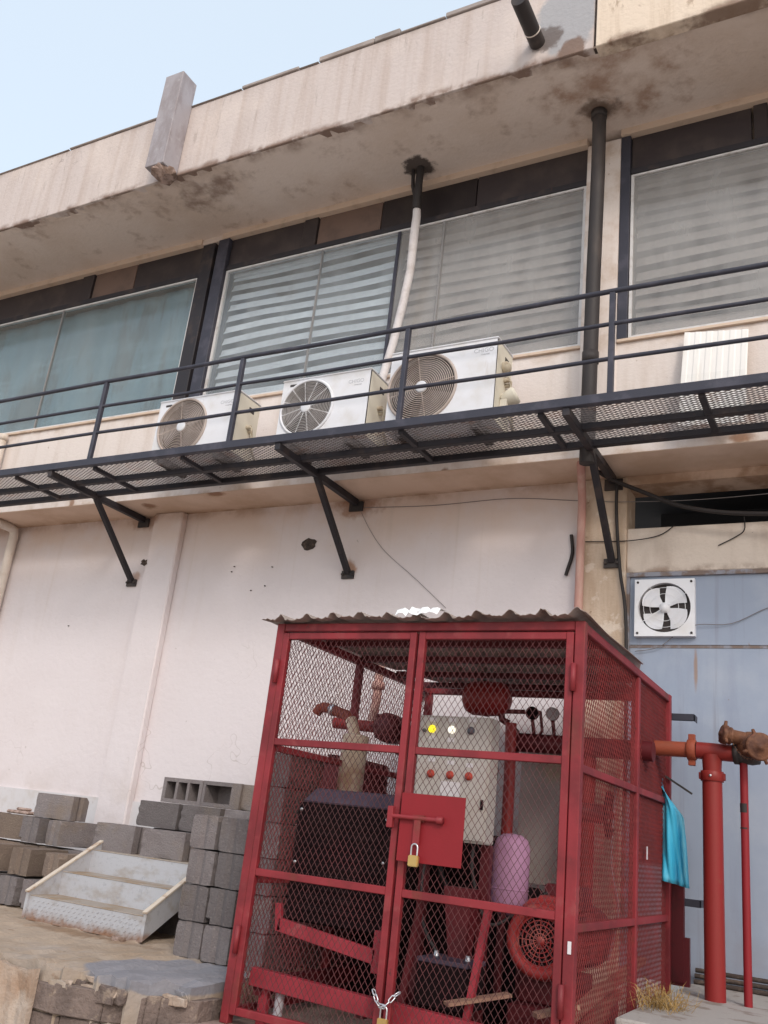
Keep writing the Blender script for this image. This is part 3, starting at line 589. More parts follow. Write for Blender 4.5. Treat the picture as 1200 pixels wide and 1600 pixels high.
# ---------------------------------------------------------------- air conditioners
def text_mesh(txt, size, loc, rot, material, parent, name='lettering', extr=0.0006):
    cu = bpy.data.curves.new('t', 'FONT'); cu.body = txt; cu.size = size; cu.extrude = extr
    o = bpy.data.objects.new('t', cu); COL.objects.link(o)
    dg = bpy.context.evaluated_depsgraph_get(); me = bpy.data.meshes.new_from_object(o.evaluated_get(dg))
    bpy.data.objects.remove(o); me.materials.clear(); me.materials.append(W[material])
    me.transform(Matrix.Translation(loc) @ Matrix.Rotation(rot[2], 4, 'Z') @ Matrix.Rotation(rot[0], 4, 'X'))
    return link(name, me, parent)
def aircon(x0, x1, zt, cx, cz, r, label, ringm, spokes, cap=False):
    yf, yb, zb = -1.08, -0.77, 3.90
    a = thing('air_conditioner', ((x0 + x1) / 2, -0.92, 3.84), label, 'air conditioner', 'outdoor air conditioner units on the walkway')
    # casing with a round opening in the front
    n = 48; vs = []; fs = []
    circ = [(cx + r * math.cos(2 * math.pi * i / n), cz + r * math.sin(2 * math.pi * i / n)) for i in range(n)]
    def onrect(px, pz):
        dx, dz = px - cx, pz - cz; t = 1e9
        if dx > 1e-9: t = min(t, (x1 - cx) / dx)
        if dx < -1e-9: t = min(t, (x0 - cx) / dx)
        if dz > 1e-9: t = min(t, (zt - cz) / dz)
        if dz < -1e-9: t = min(t, (zb - cz) / dz)
        return cx + dx * t, cz + dz * t
    outer = [onrect(*p) for p in circ]
    for cxn, czn in ((x0, zb), (x1, zb), (x1, zt), (x0, zt)):
        j = min(range(n), key=lambda i: (outer[i][0] - cxn) ** 2 + (outer[i][1] - czn) ** 2); outer[j] = (cxn, czn)
    vs = [(p[0], yf, p[1]) for p in circ] + [(p[0], yf, p[1]) for p in outer] + [(p[0], yf + 0.05, p[1]) for p in circ]
    for i in range(n):
        j = (i + 1) % n; fs += [(i, j, n + j, n + i), (i, 2 * n + i, 2 * n + j, j)]
    mb = MB().add(vs, fs)
    k = 4
    mb.add([(x0, yf, zb), (x1, yf, zb), (x1, yb, zb), (x0, yb, zb), (x0, yf, zt), (x1, yf, zt), (x1, yb, zt), (x0, yb, zt)], [(0, 3, 2, 1), (4, 5, 6, 7), (2, 3, 7, 6), (3, 0, 4, 7)])
    mb.build('casing', 'ac', a)
    B(x1 - 0.001, x1 + 0.003, yf + 0.015, yb, zb, zt - 0.005).build('side_panel', 'ac_cream_lit', a, bevel=0.001)
    MB().box(x0 - 0.006, x1 + 0.008, yf - 0.008, yb + 0.005, zt, zt + 0.016).build('top_cover', 'ac', a, bevel=0.005, segs=2)
    MB().lathe((cx, yf + 0.05, cz), (0, 1, 0), [(0, 0), (0, r)], 40).build('fan_well', 'ac_dark', a)
    mb = MB()
    for i in range(3):
        a0 = i * 2.094 + 0.4; vs = []; fs = []
        for q in range(7):
            t = a0 + q * 0.24; vs += [(cx + 0.05 * math.cos(t), yf + 0.045 - q * .003, cz + 0.05 * math.sin(t)), (cx + r * .9 * math.cos(t), yf + 0.045 - q * .003, cz + r * .9 * math.sin(t))]
        for q in range(6): fs.append((2 * q, 2 * q + 1, 2 * q + 3, 2 * q + 2))
        mb.add(vs, fs)
    mb.build('fan_blade', 'ac_blade', a)
    mb = MB(); sp2 = MB(); nr = 15
    for i in range(nr): mb.ring((cx, yf - 0.012 * (1 - ((i + 2) / (nr + 1)) ** 4), cz), (0, 1, 0), r * (0.2 + 0.78 * i / (nr - 1)), 0.0036, 48, 5)
    for i in range(spokes):
        t = 2 * math.pi * i / spokes + 0.2; (sp2 if spokes > 6 else mb).bar((cx + 0.05 * math.cos(t), yf - 0.012, cz + 0.05 * math.sin(t)), (cx + r * math.cos(t), yf - 0.002, cz + r * math.sin(t)), 0.007, 0.004, (0, 1, 0))
    mb.build('grille', ringm if ringm == 'ac_ring' else 'ac_ring_grey', a)
    if spokes > 6: sp2.build('grille_spokes', 'ac', a)
    MB().ring((cx, yf - 0.003, cz), (0, 1, 0), r + 0.004, 0.012, 56, 8).build('grille_rim', ringm if ringm == 'ac_ring' else 'ac', a)
    MB().lathe((cx, yf - 0.002, cz), (0, -1, 0), [(0, .048), (.014, .048), (.019, .04), (.02, 0)], 24).build('hub', 'ac', a)
    B(x1 + 0.003, x1 + 0.006, yf + 0.16, yf + 0.23, zt - 0.12, zt - 0.075).build('handle_recess', 'ac_dark', a)
    B(x0 + 0.07, x0 + 0.14, yf - 0.002, yf + 0.01, zt - 0.05, zt - 0.03).build('handle_recess', 'ac_dark', a)
    mb = MB(); mb.lathe((x1 + .003, yf + .17, zt - .27), (1, 0, 0), [(0, .02), (.04, .02), (.04, 0)], 10); mb.tube([(x1 + .04, yf + .17, zt - .27), (x1 + .06, yf + .17, zt - .29), (x1 + .055, yf + .18, zt - .4), (x1 + .07, yf + .22, zb + .05), (x1 + .05, yf + .3, zb + .01)], 0.009, 8)
    mb.lathe((x1 + .003, yf + .2, zt - .3), (1, 0, 0), [(0, .016), (.035, .016), (.035, 0)], 10); mb.tube([(x1 + .035, yf + .2, zt - .3), (x1 + .05, yf + .2, zt - .33), (x1 + .045, yf + .21, zb + .1), (x1 + .05, yf + .29, zb)], 0.007, 8)
    mb.build('service_valve', 'copper', a)
    for fx in (x0 + .14, x1 - .14):
        B(fx - .03, fx + .03, yf - .015, yb + .015, 3.84, 3.90).build('foot', 'drain', a)
    text_mesh('CHIGO', 0.045 if not cap else 0.05, (cx + r + 0.13, yf - 0.001, zt - 0.1), (R(90), 0, 0), 'logo', a)
    text_mesh('inverter', 0.022, (cx + r + 0.19, yf - 0.001, zt - 0.125), (R(90), 0, 0), 'logo', a)
    return a
aircon(-5.62, -4.73, 4.455, -5.315, 4.185, 0.262, 'leftmost white outdoor air conditioner with brown fan grille on the walkway', 'ac_ring', 4)
aircon(-4.27, -3.43, 4.465, -4.005, 4.20, 0.245, 'middle white outdoor air conditioner with radial spokes over its grey fan', 'ac', 12)
a3 = aircon(-3.25, -2.36, 4.56, -2.96, 4.235, 0.283, 'largest, rightmost white outdoor air conditioner with open cream valve cover', 'ac_ring', 4, True)
mb = MB(); mb.lathe((-2.35, -0.93, 4.10), (0.85, 0.1, 0.45), [(0, .0), (0, .05), (.1, .07), (.12, .06), (.12, 0)], 14); mb.box(-2.355, -2.30, -0.98, -0.86, 4.02, 4.1)
mb.build('valve_cover', 'ac_cream_lit', a3, bevel=0.004)
MB().lathe((-2.355, -0.94, 4.38), (1, 0, 0), [(0, .045), (.03, .05), (.05, .03), (.05, 0)], 14).build('cable_cap', 'copper', a3)

# ---------------------------------------------------------------- pipes, hose, board on the upper floor
dp = thing('drain_pipe', (-1.77, -0.72, 3.7), 'black vertical drain pipe running from the eaves down through the walkway', 'pipe')
MB().tube([(-1.745, -0.76, 6.78), (-1.752, -0.72, 6.2), (-1.765, -0.70, 5.2), (-1.772, -0.68, 4.2), (-1.775, -0.66, 3.66)], 0.056, 16).build('pipe', 'drain', dp)
MB().lathe((-1.768, -0.692, 4.55), (0, .01, -1), [(0, .05), (0, .063), (.09, .063), (.09, .05)], 18).build('coupling', 'drain', dp)
MB().lathe((-1.748, -0.76, 6.70), (0, 0, 1), [(0, .05), (0, .064), (.06, .066), (.06, .05)], 18).build('coupling', 'drain', dp)
pp = MB().tube([(-1.90, -0.40, 3.82), (-1.95, -0.2, 3.74), (-1.97, -0.095, 3.6), (-1.975, -0.075, 2.8), (-1.975, -0.075, 0.1)], 0.032, 14).build('conduit', 'pvc_pink')
tag(pp, 'faded pink vertical pipe on the wall below the black drain pipe', 'pipe')
sp_ = thing('roof_spout', (-2.07, -1.41, 6.98), 'black round roof spout sticking out of the patched parapet hole', 'spout')
MB().tube([(-2.07, -1.40, 6.985), (-2.07, -1.85, 6.985)], 0.062, 18).build('pipe', 'drain', sp_)
MB().ring((-2.07, -1.54, 6.985), (0, 1, 0), 0.061, 0.006, 24, 6).build('collar', 'pvc_white', sp_)
hs = thing('wrapped_hose', (-3.5, -0.6, 4.8), 'white tape-wrapped pipe bundle hanging from a hole in the eaves', 'hose')
hp = [(-3.455, -0.62, 6.42), (-3.452, -0.6, 6.3), (-3.462, -0.59, 6.1), (-3.463, -0.585, 5.73), (-3.5, -0.58, 5.4), (-3.555, -0.58, 5.0), (-3.6, -0.6, 4.7), (-3.62, -0.66, 4.4), (-3.55, -0.7, 4.1)]
MB().tube(hp, [.034, .038, .04, .037, .037, .036, .036, .036, .034], 12).build('sleeve', 'hose_white', hs)
MB().tube([(-3.42, -0.68, 6.79), (-3.435, -0.66, 6.6), (-3.452, -0.625, 6.43), (-3.453, -0.615, 6.36)], [.034, .036, .042, .044], 10).build('core', 'wire', hs)
MB().tube([(-3.50, -0.68, 6.79), (-3.5, -0.65, 6.6), (-3.465, -0.63, 6.45)], .018, 8).build('cable', 'wire', hs)
tag(MB().tube([(-8.41, -0.54, 3.9), (-8.43, -0.54, 4.3), (-8.44, -0.54, 4.66)], .045, 14).lathe((-8.44, -.54, 4.64), (0, 0, 1), [(0, .045), (0, .052), (.07, .052), (.08, 0)], 14).build('vent_pipe', 'pvc_white'), 'short cream vent pipe standing by the spandrel at the far left', 'pipe')
tag(MB().tube([(-8.46, -0.55, 3.76), (-8.46, -0.13, 3.755), (-8.462, -0.085, 3.74), (-8.465, -0.065, 3.69), (-8.47, -0.062, 2.5), (-8.47, -0.062, 0.2)], .05, 14).build('down_pipe', 'pvc_white'), 'white elbowed waste pipe on the lower wall at the far left', 'pipe')
# corrugated white board
mb = MB(); vs = []; fs = []; n = 44
for i in range(n + 1):
    t = i / n; off = 0.0022 * (1 if (i // 4) % 2 else -1)
    for z, y in ((3.87, -0.68), (4.3, -0.62), (4.70, -0.53)):
        vs.append((-1.115 + 0.44 * t - 0.02 * (z - 4.7) * -1.0, y + off, z - 0.05 * t * (1 if z > 4.6 else .3)))
for i in range(n): a = 3 * i; fs += [(a, a + 3, a + 4, a + 1), (a + 1, a + 4, a + 5, a + 2)]
o = mb.add(vs, fs).build('ribbed_board', 'board'); sm = o.modifiers.new('s', 'SOLIDIFY'); sm.thickness = 0.006
tag(o, 'white ribbed plastic board leaning on the spandrel at the right', 'board')
# cables
def cable(name, pts, r, m_, label):
    P = [Vector(p) for p in pts]; out = []
    for i in range(len(P) - 1):
        p0 = P[max(i - 1, 0)]; p1 = P[i]; p2 = P[i + 1]; p3 = P[min(i + 2, len(P) - 1)]
        for k in range(5):
            t = k / 5; out.append(0.5 * ((2 * p1) + (p2 - p0) * t + (2 * p0 - 5 * p1 + 4 * p2 - p3) * t * t + (3 * p1 - p0 - 3 * p2 + p3) * t ** 3))
    out.append(P[-1]); return tag(MB().tube(out, r, 7).build(name, m_), label, 'cable')
cable('cable', [(-1.78, -0.5, 3.9), (-1.83, -0.2, 3.80), (-1.465, -0.12, 3.61), (-1.14, -0.12, 3.468), (-0.62, -0.12, 3.39), (0.4, -0.12, 3.37)], 0.017, 'wire', 'thick dark hose sagging across the black vent opening')
cable('cable', [(-1.70, -0.1, 3.74), (-1.71, -0.06, 3.5), (-1.675, -0.06, 3.05), (-1.62, -0.06, 2.6), (-1.60, -0.07, 1.4)], 0.013, 'wire', 'black cable hanging down the stained column beside the fan')
cable('wire', [(-4.05, -0.012, 3.74), (-3.9, -0.008, 3.5), (-3.72, -0.008, 3.29), (-3.4, -0.008, 3.035), (-3.1, -0.008, 2.78)], 0.002, 'wire_grey', 'thin grey wire drooping down the white wall above the cage')
cable('wire', [(-3.99, -0.012, 3.72), (-3.3, -0.01, 3.69), (-2.6, -0.01, 3.70), (-2.05, -0.01, 3.64), (-1.6, -0.05, 3.58), (-0.9, -0.08, 3.55), (0.3, -0.08, 3.6)], 0.0028, 'wire_grey', 'thin wire strung below the ledge to the vent opening')
cable('wire', [(-1.95, -0.04, 3.28), (-1.62, -0.04, 3.27), (-1.4, -0.012, 3.31), (-1.28, -0.01, 3.39)], 0.004, 'wire', 'short black wire across the lintel left end')
cable('wire', [(-0.80, -0.01, 3.42), (-0.8, -0.012, 3.32), (-0.86, -0.01, 3.27), (-0.98, -0.01, 3.21)], 0.004, 'wire', 'loose curled wire end on the lintel at the right')
cable('wire', [(-1.57, 0.02, 2.44), (-1.4, 0.015, 2.47), (-1.25, 0.0, 2.58), (-1.12, 0.0, 2.63), (-0.9, 0.015, 2.64), (-0.64, 0.02, 2.76), (-.2, .02, 2.9)], 0.0028, 'wire_grey', 'thin wire looping past the exhaust fan on the blue panel')
cable('cable', [(-2.07, -0.02, 3.35), (-2.055, -0.02, 3.2), (-2.09, -0.02, 3.06), (-2.1, -0.02, 3.02)], 0.014, 'wire', 'short black cable end beside the pink pipe')
# broken patches in the white wall
def chip(x, y, z, r, label):
    mb = MB(); k = 14; vs = [(x, y, z)]; 
    for i in range(k): t = 2 * math.pi * i / k; q = r * random.uniform(.6, 1.1); vs.append((x + q * math.cos(t), y - 0.004, z + q * .75 * math.sin(t)))
    for i in range(k): t = 2 * math.pi * i / k; q = r * random.uniform(.3, .6); vs.append((x + q * math.cos(t), y - 0.016, z + q * .75 * math.sin(t)))
    fs = []
    for i in range(k): j = (i + 1) % k; fs += [(1 + i, 1 + j, 1 + k + j, 1 + k + i), (0, 1 + k + i, 1 + k + j)]
    return mb.add(vs, fs).build('wall_scar', 'hole', bld)
chip(-4.523, 0, 3.40, .085, ''); chip(-6.41, -0.085, 3.28, .05, '')
for x, z in ((-7.356, 2.66), (-5.36, 3.17), (-5.34, 3.22), (-4.9, 3.2), (-5.1, 2.98), (-4.95, 3.02)): chip(x, 0, z, .009, '')

# ---------------------------------------------------------------- exhaust fan
ef = thing('exhaust_fan', (-1.365, 0.0, 2.55), 'white square exhaust fan with four pale blades mounted in the blue panel', 'fan')
cx, cz, r = -1.357, 2.755, 0.185; n = 48; hx = 0.213
circ = [(cx + r * math.cos(2 * math.pi * i / n), cz + r * math.sin(2 * math.pi * i / n)) for i in range(n)]
outer = []
for p in circ:
    dx, dz = p[0] - cx, p[1] - cz; t = hx / max(abs(dx), abs(dz)); outer.append((cx + dx * t, cz + dz * t))
vs = [(p[0], -0.02, p[1]) for p in circ] + [(p[0], -0.02, p[1]) for p in outer] + [(p[0], 0.028, p[1]) for p in circ] + [(p[0], 0.03, p[1]) for p in outer]; fs = []
for i in range(n): j = (i + 1) % n; fs += [(i, j, n + j, n + i), (i, 2 * n + i, 2 * n + j, j), (n + i, n + j, 3 * n + j, 3 * n + i)]
MB().add(vs, fs).build('frame', 'ac', ef)
MB().lathe((cx, 0.027, cz), (0, 1, 0), [(0, 0), (0, r)], 40).build('opening', 'ac_dark', ef)
for i in range(4):
    t0 = i * math.pi / 2 + 0.35; vs = []; fs = []
    for q in range(9):
        f = q / 8; w0 = t0 + f * 1.12; rr = r * (0.86 + 0.1 * math.sin(f * 3.14)); ri = 0.03
        vs += [(cx + ri * math.cos(w0), 0.012 - f * .018, cz + ri * math.sin(w0)), (cx + rr * .6 * math.cos(w0 + .05), 0.014 - f * .022, cz + rr * .6 * math.sin(w0 + .05)), (cx + rr * math.cos(w0 - .1 + .1 * f), 0.012 - f * .024, cz + rr * math.sin(w0 - .1 + .1 * f))]
    for q in range(8): a = 3 * q; fs += [(a, a + 1, a + 4, a + 3), (a + 1, a + 2, a + 5, a + 4)]
    MB().add(vs, fs, True).build('blade', 'ac', ef)
MB().lathe((cx, 0.01, cz), (0, -1, 0), [(0, .038), (.03, .036), (.036, 0)], 20).build('hub', 'ac', ef)
mb = MB(); mb.ring((cx, -0.018, cz), (0, 1, 0), r * .55, .002, 40, 5); mb.ring((cx, -0.018, cz), (0, 1, 0), r * .8, .002, 40, 5)
for i in range(4): t = i * math.pi / 2 + .6; mb.bar((cx + .03 * math.cos(t), -.022, cz + .03 * math.sin(t)), (cx + r * 1.08 * math.cos(t), -.022, cz + r * 1.08 * math.sin(t)), .004, .003, (0, 1, 0))
mb.build('guard', 'ac', ef)
for sx in (-1, 1):
    for sz in (-1, 1):
        MB().lathe((cx + sx * .19, -.02, cz + sz * .19), (0, -1, 0), [(0, .009), (.006, .009), (.006, 0)], 8).build('bolt', 'drain', ef)

# ---------------------------------------------------------------- concrete blocks
def block_mesh(kind):
    L_, W_, H_ = 0.395, 0.195, 0.195; bm_ = MB()
    if kind == 'plain':      # tongue-and-groove ends
        h = L_ / 2; w = W_ / 2
        prof = [(-h, -w), (h, -w), (h, -.05), (h - .015, -.035), (h - .015, .035), (h, .05), (h, w), (-h, w), (-h, .05), (-h + .015, .035), (-h + .015, -.035), (-h, -.05)]
        k = len(prof); vs = [(p[0], p[1], 0) for p in prof] + [(p[0], p[1], H_) for p in prof]
        fs = [tuple(reversed(range(k))), tuple(range(k, 2 * k))] + [(i, (i + 1) % k, k + (i + 1) % k, k + i) for i in range(k)]
        bm_.add(vs, fs); me = bm_.mesh('block', 0.004)
    elif kind == 'wide':
        bm_.box(-.1975, -.17, -.0975, .0975, 0, .195).box(.10, .1975, -.0975, .0975, 0, .195).box(-.17, .10, -.0975, .0975, 0, .03).box(-.17, .10, -.0975, .0975, .165, .195).box(-.17, .10, .07, .0974, .03, .165)
        me = bm_.mesh('block')
    else:                    # on its side, three cells through its face
        nx = [(-.1975, -.165), (-.165, -.07), (-.07, -.045), (-.045, .045), (.045, .07), (.07, .165), (.165, .1975)]
        for i, (a, b) in enumerate(nx):
            if i in (1, 3, 5):
                bm_.box(a, b, -.0975, .0975, 0, .03); bm_.box(a, b, -.0975, .0975, .165, .195)
                bm_.box(a, b, .09, .0974, .03, .165)
            else: bm_.box(a, b, -.0975, .0975, 0, .195)
        me = bm_.mesh('block', 0.0)
    me.materials.append(W['block']); return me
def rough_block(m_):
    bmx = bmesh.new(); L_, W_, H_ = .395, .195, .195; bmesh.ops.create_cube(bmx, size=1.0)
    bmesh.ops.scale(bmx, vec=(L_, W_, H_), verts=bmx.verts); bmesh.ops.translate(bmx, vec=(0, 0, H_ / 2), verts=bmx.verts)
    bmesh.ops.subdivide_edges(bmx, edges=bmx.edges[:], cuts=5, use_grid_fill=True)
    for v in bmx.verts:
        n_ = sum((abs(abs(v.co.x) - L_ / 2) < 1e-4, abs(abs(v.co.y) - W_ / 2) < 1e-4, abs(abs(v.co.z - H_ / 2) - H_ / 2) < 1e-4))
        k = {1: .0008, 2: .0012, 3: .0035}[max(1, n_)] * random.uniform(.2, 1.6) * (4.0 if n_ >= 2 and random.random() < .12 else 1)
        d_ = Vector((-v.co.x / L_, -v.co.y / W_, -(v.co.z - H_ / 2) / H_)); v.co += d_ * k * 2
        if abs(abs(v.co.x) - L_ / 2) < .02 and abs(v.co.y) < .02: v.co.x -= math.copysign(.016, v.co.x)   # grooved ends
    me = bpy.data.meshes.new('block'); bmx.to_mesh(me); bmx.free(); me.materials.append(W[m_]); return me
BLKS = [rough_block('block') for _ in range(6)]; TANS = [rough_block('block_tan') for _ in range(4)]
BLK = block_mesh('plain'); HOL = block_mesh('hollow'); WID = block_mesh('wide'); TAN = BLK.copy(); TAN.materials.clear(); TAN.materials.append(W['block_tan'])
def block(x, y, z, label, rz=0.0, me=BLK, group='loose concrete blocks by the stairs'):
    if me is BLK: me = random.choice(BLKS)
    elif me is TAN: me = random.choice(TANS)
    o = link('concrete_block', me, None, (x, y, z), (random.uniform(-.008, .008), random.uniform(-.008, .008), R(rz) + random.uniform(-.03, .03)))
    return tag(o, label, 'block', group)
names = ['bottom', 'second', 'third', 'top']
for c, x in enumerate((-3.685, -3.475)):
    for k in range(4):
        block(x + (random.uniform(-.01, .012)) , -1.70 + random.uniform(-.01, .01), 0.195 + 0.2 * k, f'{names[k]} grey block of the {"left" if c == 0 else "right"} column in the tall stack beside the cage', 90, BLK, 'blocks stacked beside the cage')
for k in range(6):
    block(-3.24 + random.uniform(-.01, .01), -1.72 + .02 * (k % 2), 0.195 + 0.2 * k, f'grey block seen through the cage mesh, {["lowest","second","third","fourth","fifth","topmost"][k]} of its column', 90, BLK, 'blocks behind the cage side')
for k, (x, y, w_) in enumerate(((-3.24, -1.29, 'middle column'), (-3.24, -0.87, 'rear column'), (-3.66, -0.95, 'outer rear column'))):
    for q in range(5): block(x, y, 0.195 + .2 * q, f'grey block under the dark red tank, {["lowest", "second", "third", "fourth", "topmost"][q]} of the {w_}', 90, BLK, 'blocks under the dark red tank')
struct(B(-5.22, -3.9, -1.18, -0.03, 0.17, 0.648).build('landing', 'block', bevel=.01))
block(-5.15, -1.02, 0.655, 'grey block at the left end of the row above the top stair', 0)
block(-4.67, -1.02, 0.655, 'grey block at the right end of the row above the top stair', 2)
block(-4.20, -1.0, 0.655, 'grey block tucked behind the tall stack, above the top stair', 0)
block(-5.15, -0.77, 0.645, 'grey block behind the left end of the row above the stairs', 0, BLK); block(-4.7, -0.77, 0.645, 'grey block behind the right end of the row above the stairs', 0, BLK)
block(-5.12, -0.62, 0.85, 'dark grey block under the left half of the hollow blocks', 1)
block(-4.69, -0.62, 0.85, 'grey block under the right half of the hollow blocks', -2)
block(-4.27, -0.62, 0.85, 'grey block at the right end of the upper row, near the cage', 0)
for q in range(3): block(-5.1 + .41 * q, -0.4, .85, f'grey block against the wall behind the upper row, {["left", "middle", "right"][q]} one', 0, BLK, 'blocks under the hollow blocks')
for q in range(3): block(-5.1 + .41 * q, -0.45, .65, f'grey block hidden in the lower back row, {["left", "middle", "right"][q]} one', 0, BLK, 'blocks in the lower back row')
block(-5.08, -0.42, 1.049, 'hollow block on its side showing three dark cells, on top of the pile', 3, HOL)
block(-4.665, -0.43, 1.049, 'hollow block with one wide dark opening right of the three-cell block', -3, WID)
block(-4.28, -0.42, 1.049, 'grey block topmost right of the hollow blocks, against the cage', 0)
# left pile
for q, (x, y, rz, z, lab, me) in enumerate((
    (-6.16, -0.72, 4, 0.818, 'dark grey block alone on top of the left pile', BLK),
    (-6.27, -0.72, 92, 0.62, 'grey block on end left below the topmost block of the left pile', BLK),
    (-5.97, -0.70, 76, 0.62, 'grey block on end right below the topmost block of the left pile', BLK),
    (-6.60, -0.74, 2, 0.62, 'tan long-faced block at the left of the left pile, upper row', TAN),
    (-7.04, -0.72, 0, 0.62, 'tan block cut off by the left picture edge, upper row of the left pile', TAN),
    (-6.20, -1.12, 90, 0.408, 'tan block on end at the left picture edge, middle row of the left pile', TAN),
    (-5.86, -1.12, 93, 0.408, 'tan block on end in the centre of the middle row of the left pile', TAN),
    (-5.46, -1.14, 80, 0.406, 'tan squarish block at the right end of the left pile beside the stair rail', TAN),
    (-5.70, -0.76, 10, 0.408, 'grey block behind the middle row of the left pile', BLK),
    (-6.15, -0.74, 0, 0.408, 'grey block at the back of the middle row of the left pile', TAN),
    (-6.6, -0.72, 0, 0.406, 'tan block under the long-faced block of the left pile', TAN),
    (-7.02, -0.72, 0, 0.406, 'tan block under the block cut off at the left edge', TAN),
    (-6.16, -1.14, 90, 0.2, 'grey block in the bottom row of the left pile, at the picture edge', BLK),
    (-5.88, -1.16, 90, 0.2, 'grey block in the bottom row of the left pile, under the central tan block', BLK),
    (-5.64, -1.14, 88, 0.2, 'dark block in the bottom row of the left pile, second from the stairs', BLK),
    (-5.40, -1.1, 90, 0.205, 'dark block in the bottom row of the left pile, next to the stairs', BLK),
    (-6.6, -0.75, 0, 0.2, 'grey block at the back left of the bottom row of the left pile', BLK), (-7.02, -0.75, 0, 0.2, 'grey block at the far back left of the bottom row of the left pile', BLK),
    (-6.1, -0.74, 0, 0.2, 'grey block at the back middle of the bottom row of the left pile', BLK), (-5.6, -0.74, 0, 0.2, 'grey block at the back of the bottom row nearest the stairs', BLK))):
    block(x, y, z, lab, rz, me, 'blocks of the left pile')
tag(MB().box(-6.72, -6.46, -0.8, -0.7, 0.822, 0.85).box(-6.62, -6.5, -0.79, -0.71, .851, .875).build('mortar_lump', 'broken', bevel=.01), 'brown lump of dried mortar on the tan block at left', 'rubble')

# ---------------------------------------------------------------- metal stairs
st = thing('metal_stairs', (-4.72, -1.45, 0.19), 'three-step galvanised metal stair with rusty edges leading up to the blocks', 'stairs')
sx0, sx1 = -5.245, -4.205
for i in range(3):
    y = -1.70 + 0.25 * i; z = 0.345 + 0.155 * i
    B(sx0, sx1, y, y + 0.006, z - 0.155, z - 0.0045).build('riser', 'step', st)
    B(sx0, sx1, y - 0.004, y + 0.256, z - 0.004, z + 0.002).build('tread', 'tread', st, bevel=0.002)
mb = MB()
for i in range(22):
    for j in range(5):
        mb.bar((sx0 + .04 + i * .046 + (j % 2) * .023 - .009, -1.7015, .21 + j * .026 - .005), (sx0 + .04 + i * .046 + (j % 2) * .023 + .009, -1.7015, .21 + j * .026 + .005), .005, .003, (0, 1, 0))
o = mb.build('tread_pattern', 'step', st); o['kind'] = 'stuff'
for x in (sx0 - 0.012, sx1 + 0.012):
    a = 0.012
    MB().add([(x - a, -1.72, .2), (x - a, -1.72, .36), (x - a, -0.95, .80), (x - a, -0.95, .64), (x + a, -1.72, .2), (x + a, -1.72, .36), (x + a, -0.95, .80), (x + a, -0.95, .64)],
             [(0, 1, 2, 3), (7, 6, 5, 4), (0, 4, 5, 1), (1, 5, 6, 2), (2, 6, 7, 3), (3, 7, 4, 0)]).build('stringer', 'step', st)
    MB().bar((x, -1.73, .366), (x, -0.95, .812), .035, .012).build('stringer_edge', 'stringer', st)

# ---------------------------------------------------------------- pump cage
CX0, CX1, CY0, CY1, CZ0, CZ1 = -3.02, -1.234, -2.40, -0.36, 0.05, 2.06
cg = thing('pump_cage', (-2.1, -1.4, 0.03), 'red steel mesh cage with double doors and a corrugated roof around the fire pumps', 'cage')
s = 0.05
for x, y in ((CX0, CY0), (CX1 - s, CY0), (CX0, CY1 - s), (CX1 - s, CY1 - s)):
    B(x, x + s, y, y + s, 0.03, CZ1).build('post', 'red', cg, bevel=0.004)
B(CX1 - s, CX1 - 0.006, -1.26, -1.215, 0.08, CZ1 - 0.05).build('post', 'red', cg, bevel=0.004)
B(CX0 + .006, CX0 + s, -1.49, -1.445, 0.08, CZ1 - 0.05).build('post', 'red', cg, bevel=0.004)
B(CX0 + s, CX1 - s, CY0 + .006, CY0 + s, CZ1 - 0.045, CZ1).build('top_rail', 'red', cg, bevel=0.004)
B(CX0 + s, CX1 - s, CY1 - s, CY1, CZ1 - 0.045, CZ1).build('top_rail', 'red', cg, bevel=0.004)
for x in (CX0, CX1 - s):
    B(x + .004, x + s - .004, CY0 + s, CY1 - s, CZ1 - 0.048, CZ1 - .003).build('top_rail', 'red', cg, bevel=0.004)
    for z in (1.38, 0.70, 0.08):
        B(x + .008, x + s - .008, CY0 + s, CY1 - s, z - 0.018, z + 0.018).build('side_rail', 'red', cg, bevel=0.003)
    o = diamonds((x + s / 2, CY0 + s, 0.09), (0, 1, 0), (0, 0, 1), CY1 - CY0 - 2 * s, 1.92, 0.034, 0.05, 0.0019, 0.003).build('side_mesh', 'side_mesh', cg); o['kind'] = 'stuff'
B(CX1 - .04, CX1 - .034, -1.2, CY1 - s, 1.0, 2.0).build('side_sheet', 'dark_red', cg)
B(CX1 - .02, CX1 + .07, -0.34, -0.30, 0.35, 1.02).build('rear_sheet', 'dark_red', cg)
B(CX1 - .02, CX1 + .10, -0.33, -0.29, 0.33, 0.60).build('rear_sheet', 'dark_red', cg)
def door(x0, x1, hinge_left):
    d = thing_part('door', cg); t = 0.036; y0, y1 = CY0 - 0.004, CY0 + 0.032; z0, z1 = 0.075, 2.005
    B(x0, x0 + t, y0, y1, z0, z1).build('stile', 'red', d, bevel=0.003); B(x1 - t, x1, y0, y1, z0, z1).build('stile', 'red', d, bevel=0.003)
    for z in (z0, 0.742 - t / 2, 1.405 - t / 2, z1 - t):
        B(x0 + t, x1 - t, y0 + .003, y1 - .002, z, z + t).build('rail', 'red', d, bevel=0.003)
    o = diamonds((x0 + t, (y0 + y1) / 2 + .004, z0 + t), (1, 0, 0), (0, 0, 1), x1 - x0 - 2 * t, z1 - z0 - 2 * t, 0.034, 0.051, 0.0018, 0.0026).build('mesh', 'red_mesh', d); o['kind'] = 'stuff'
    xh = x0 - .008 if hinge_left else x1 + .008
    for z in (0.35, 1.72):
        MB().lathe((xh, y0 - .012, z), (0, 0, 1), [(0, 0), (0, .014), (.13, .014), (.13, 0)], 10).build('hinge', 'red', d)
    return d
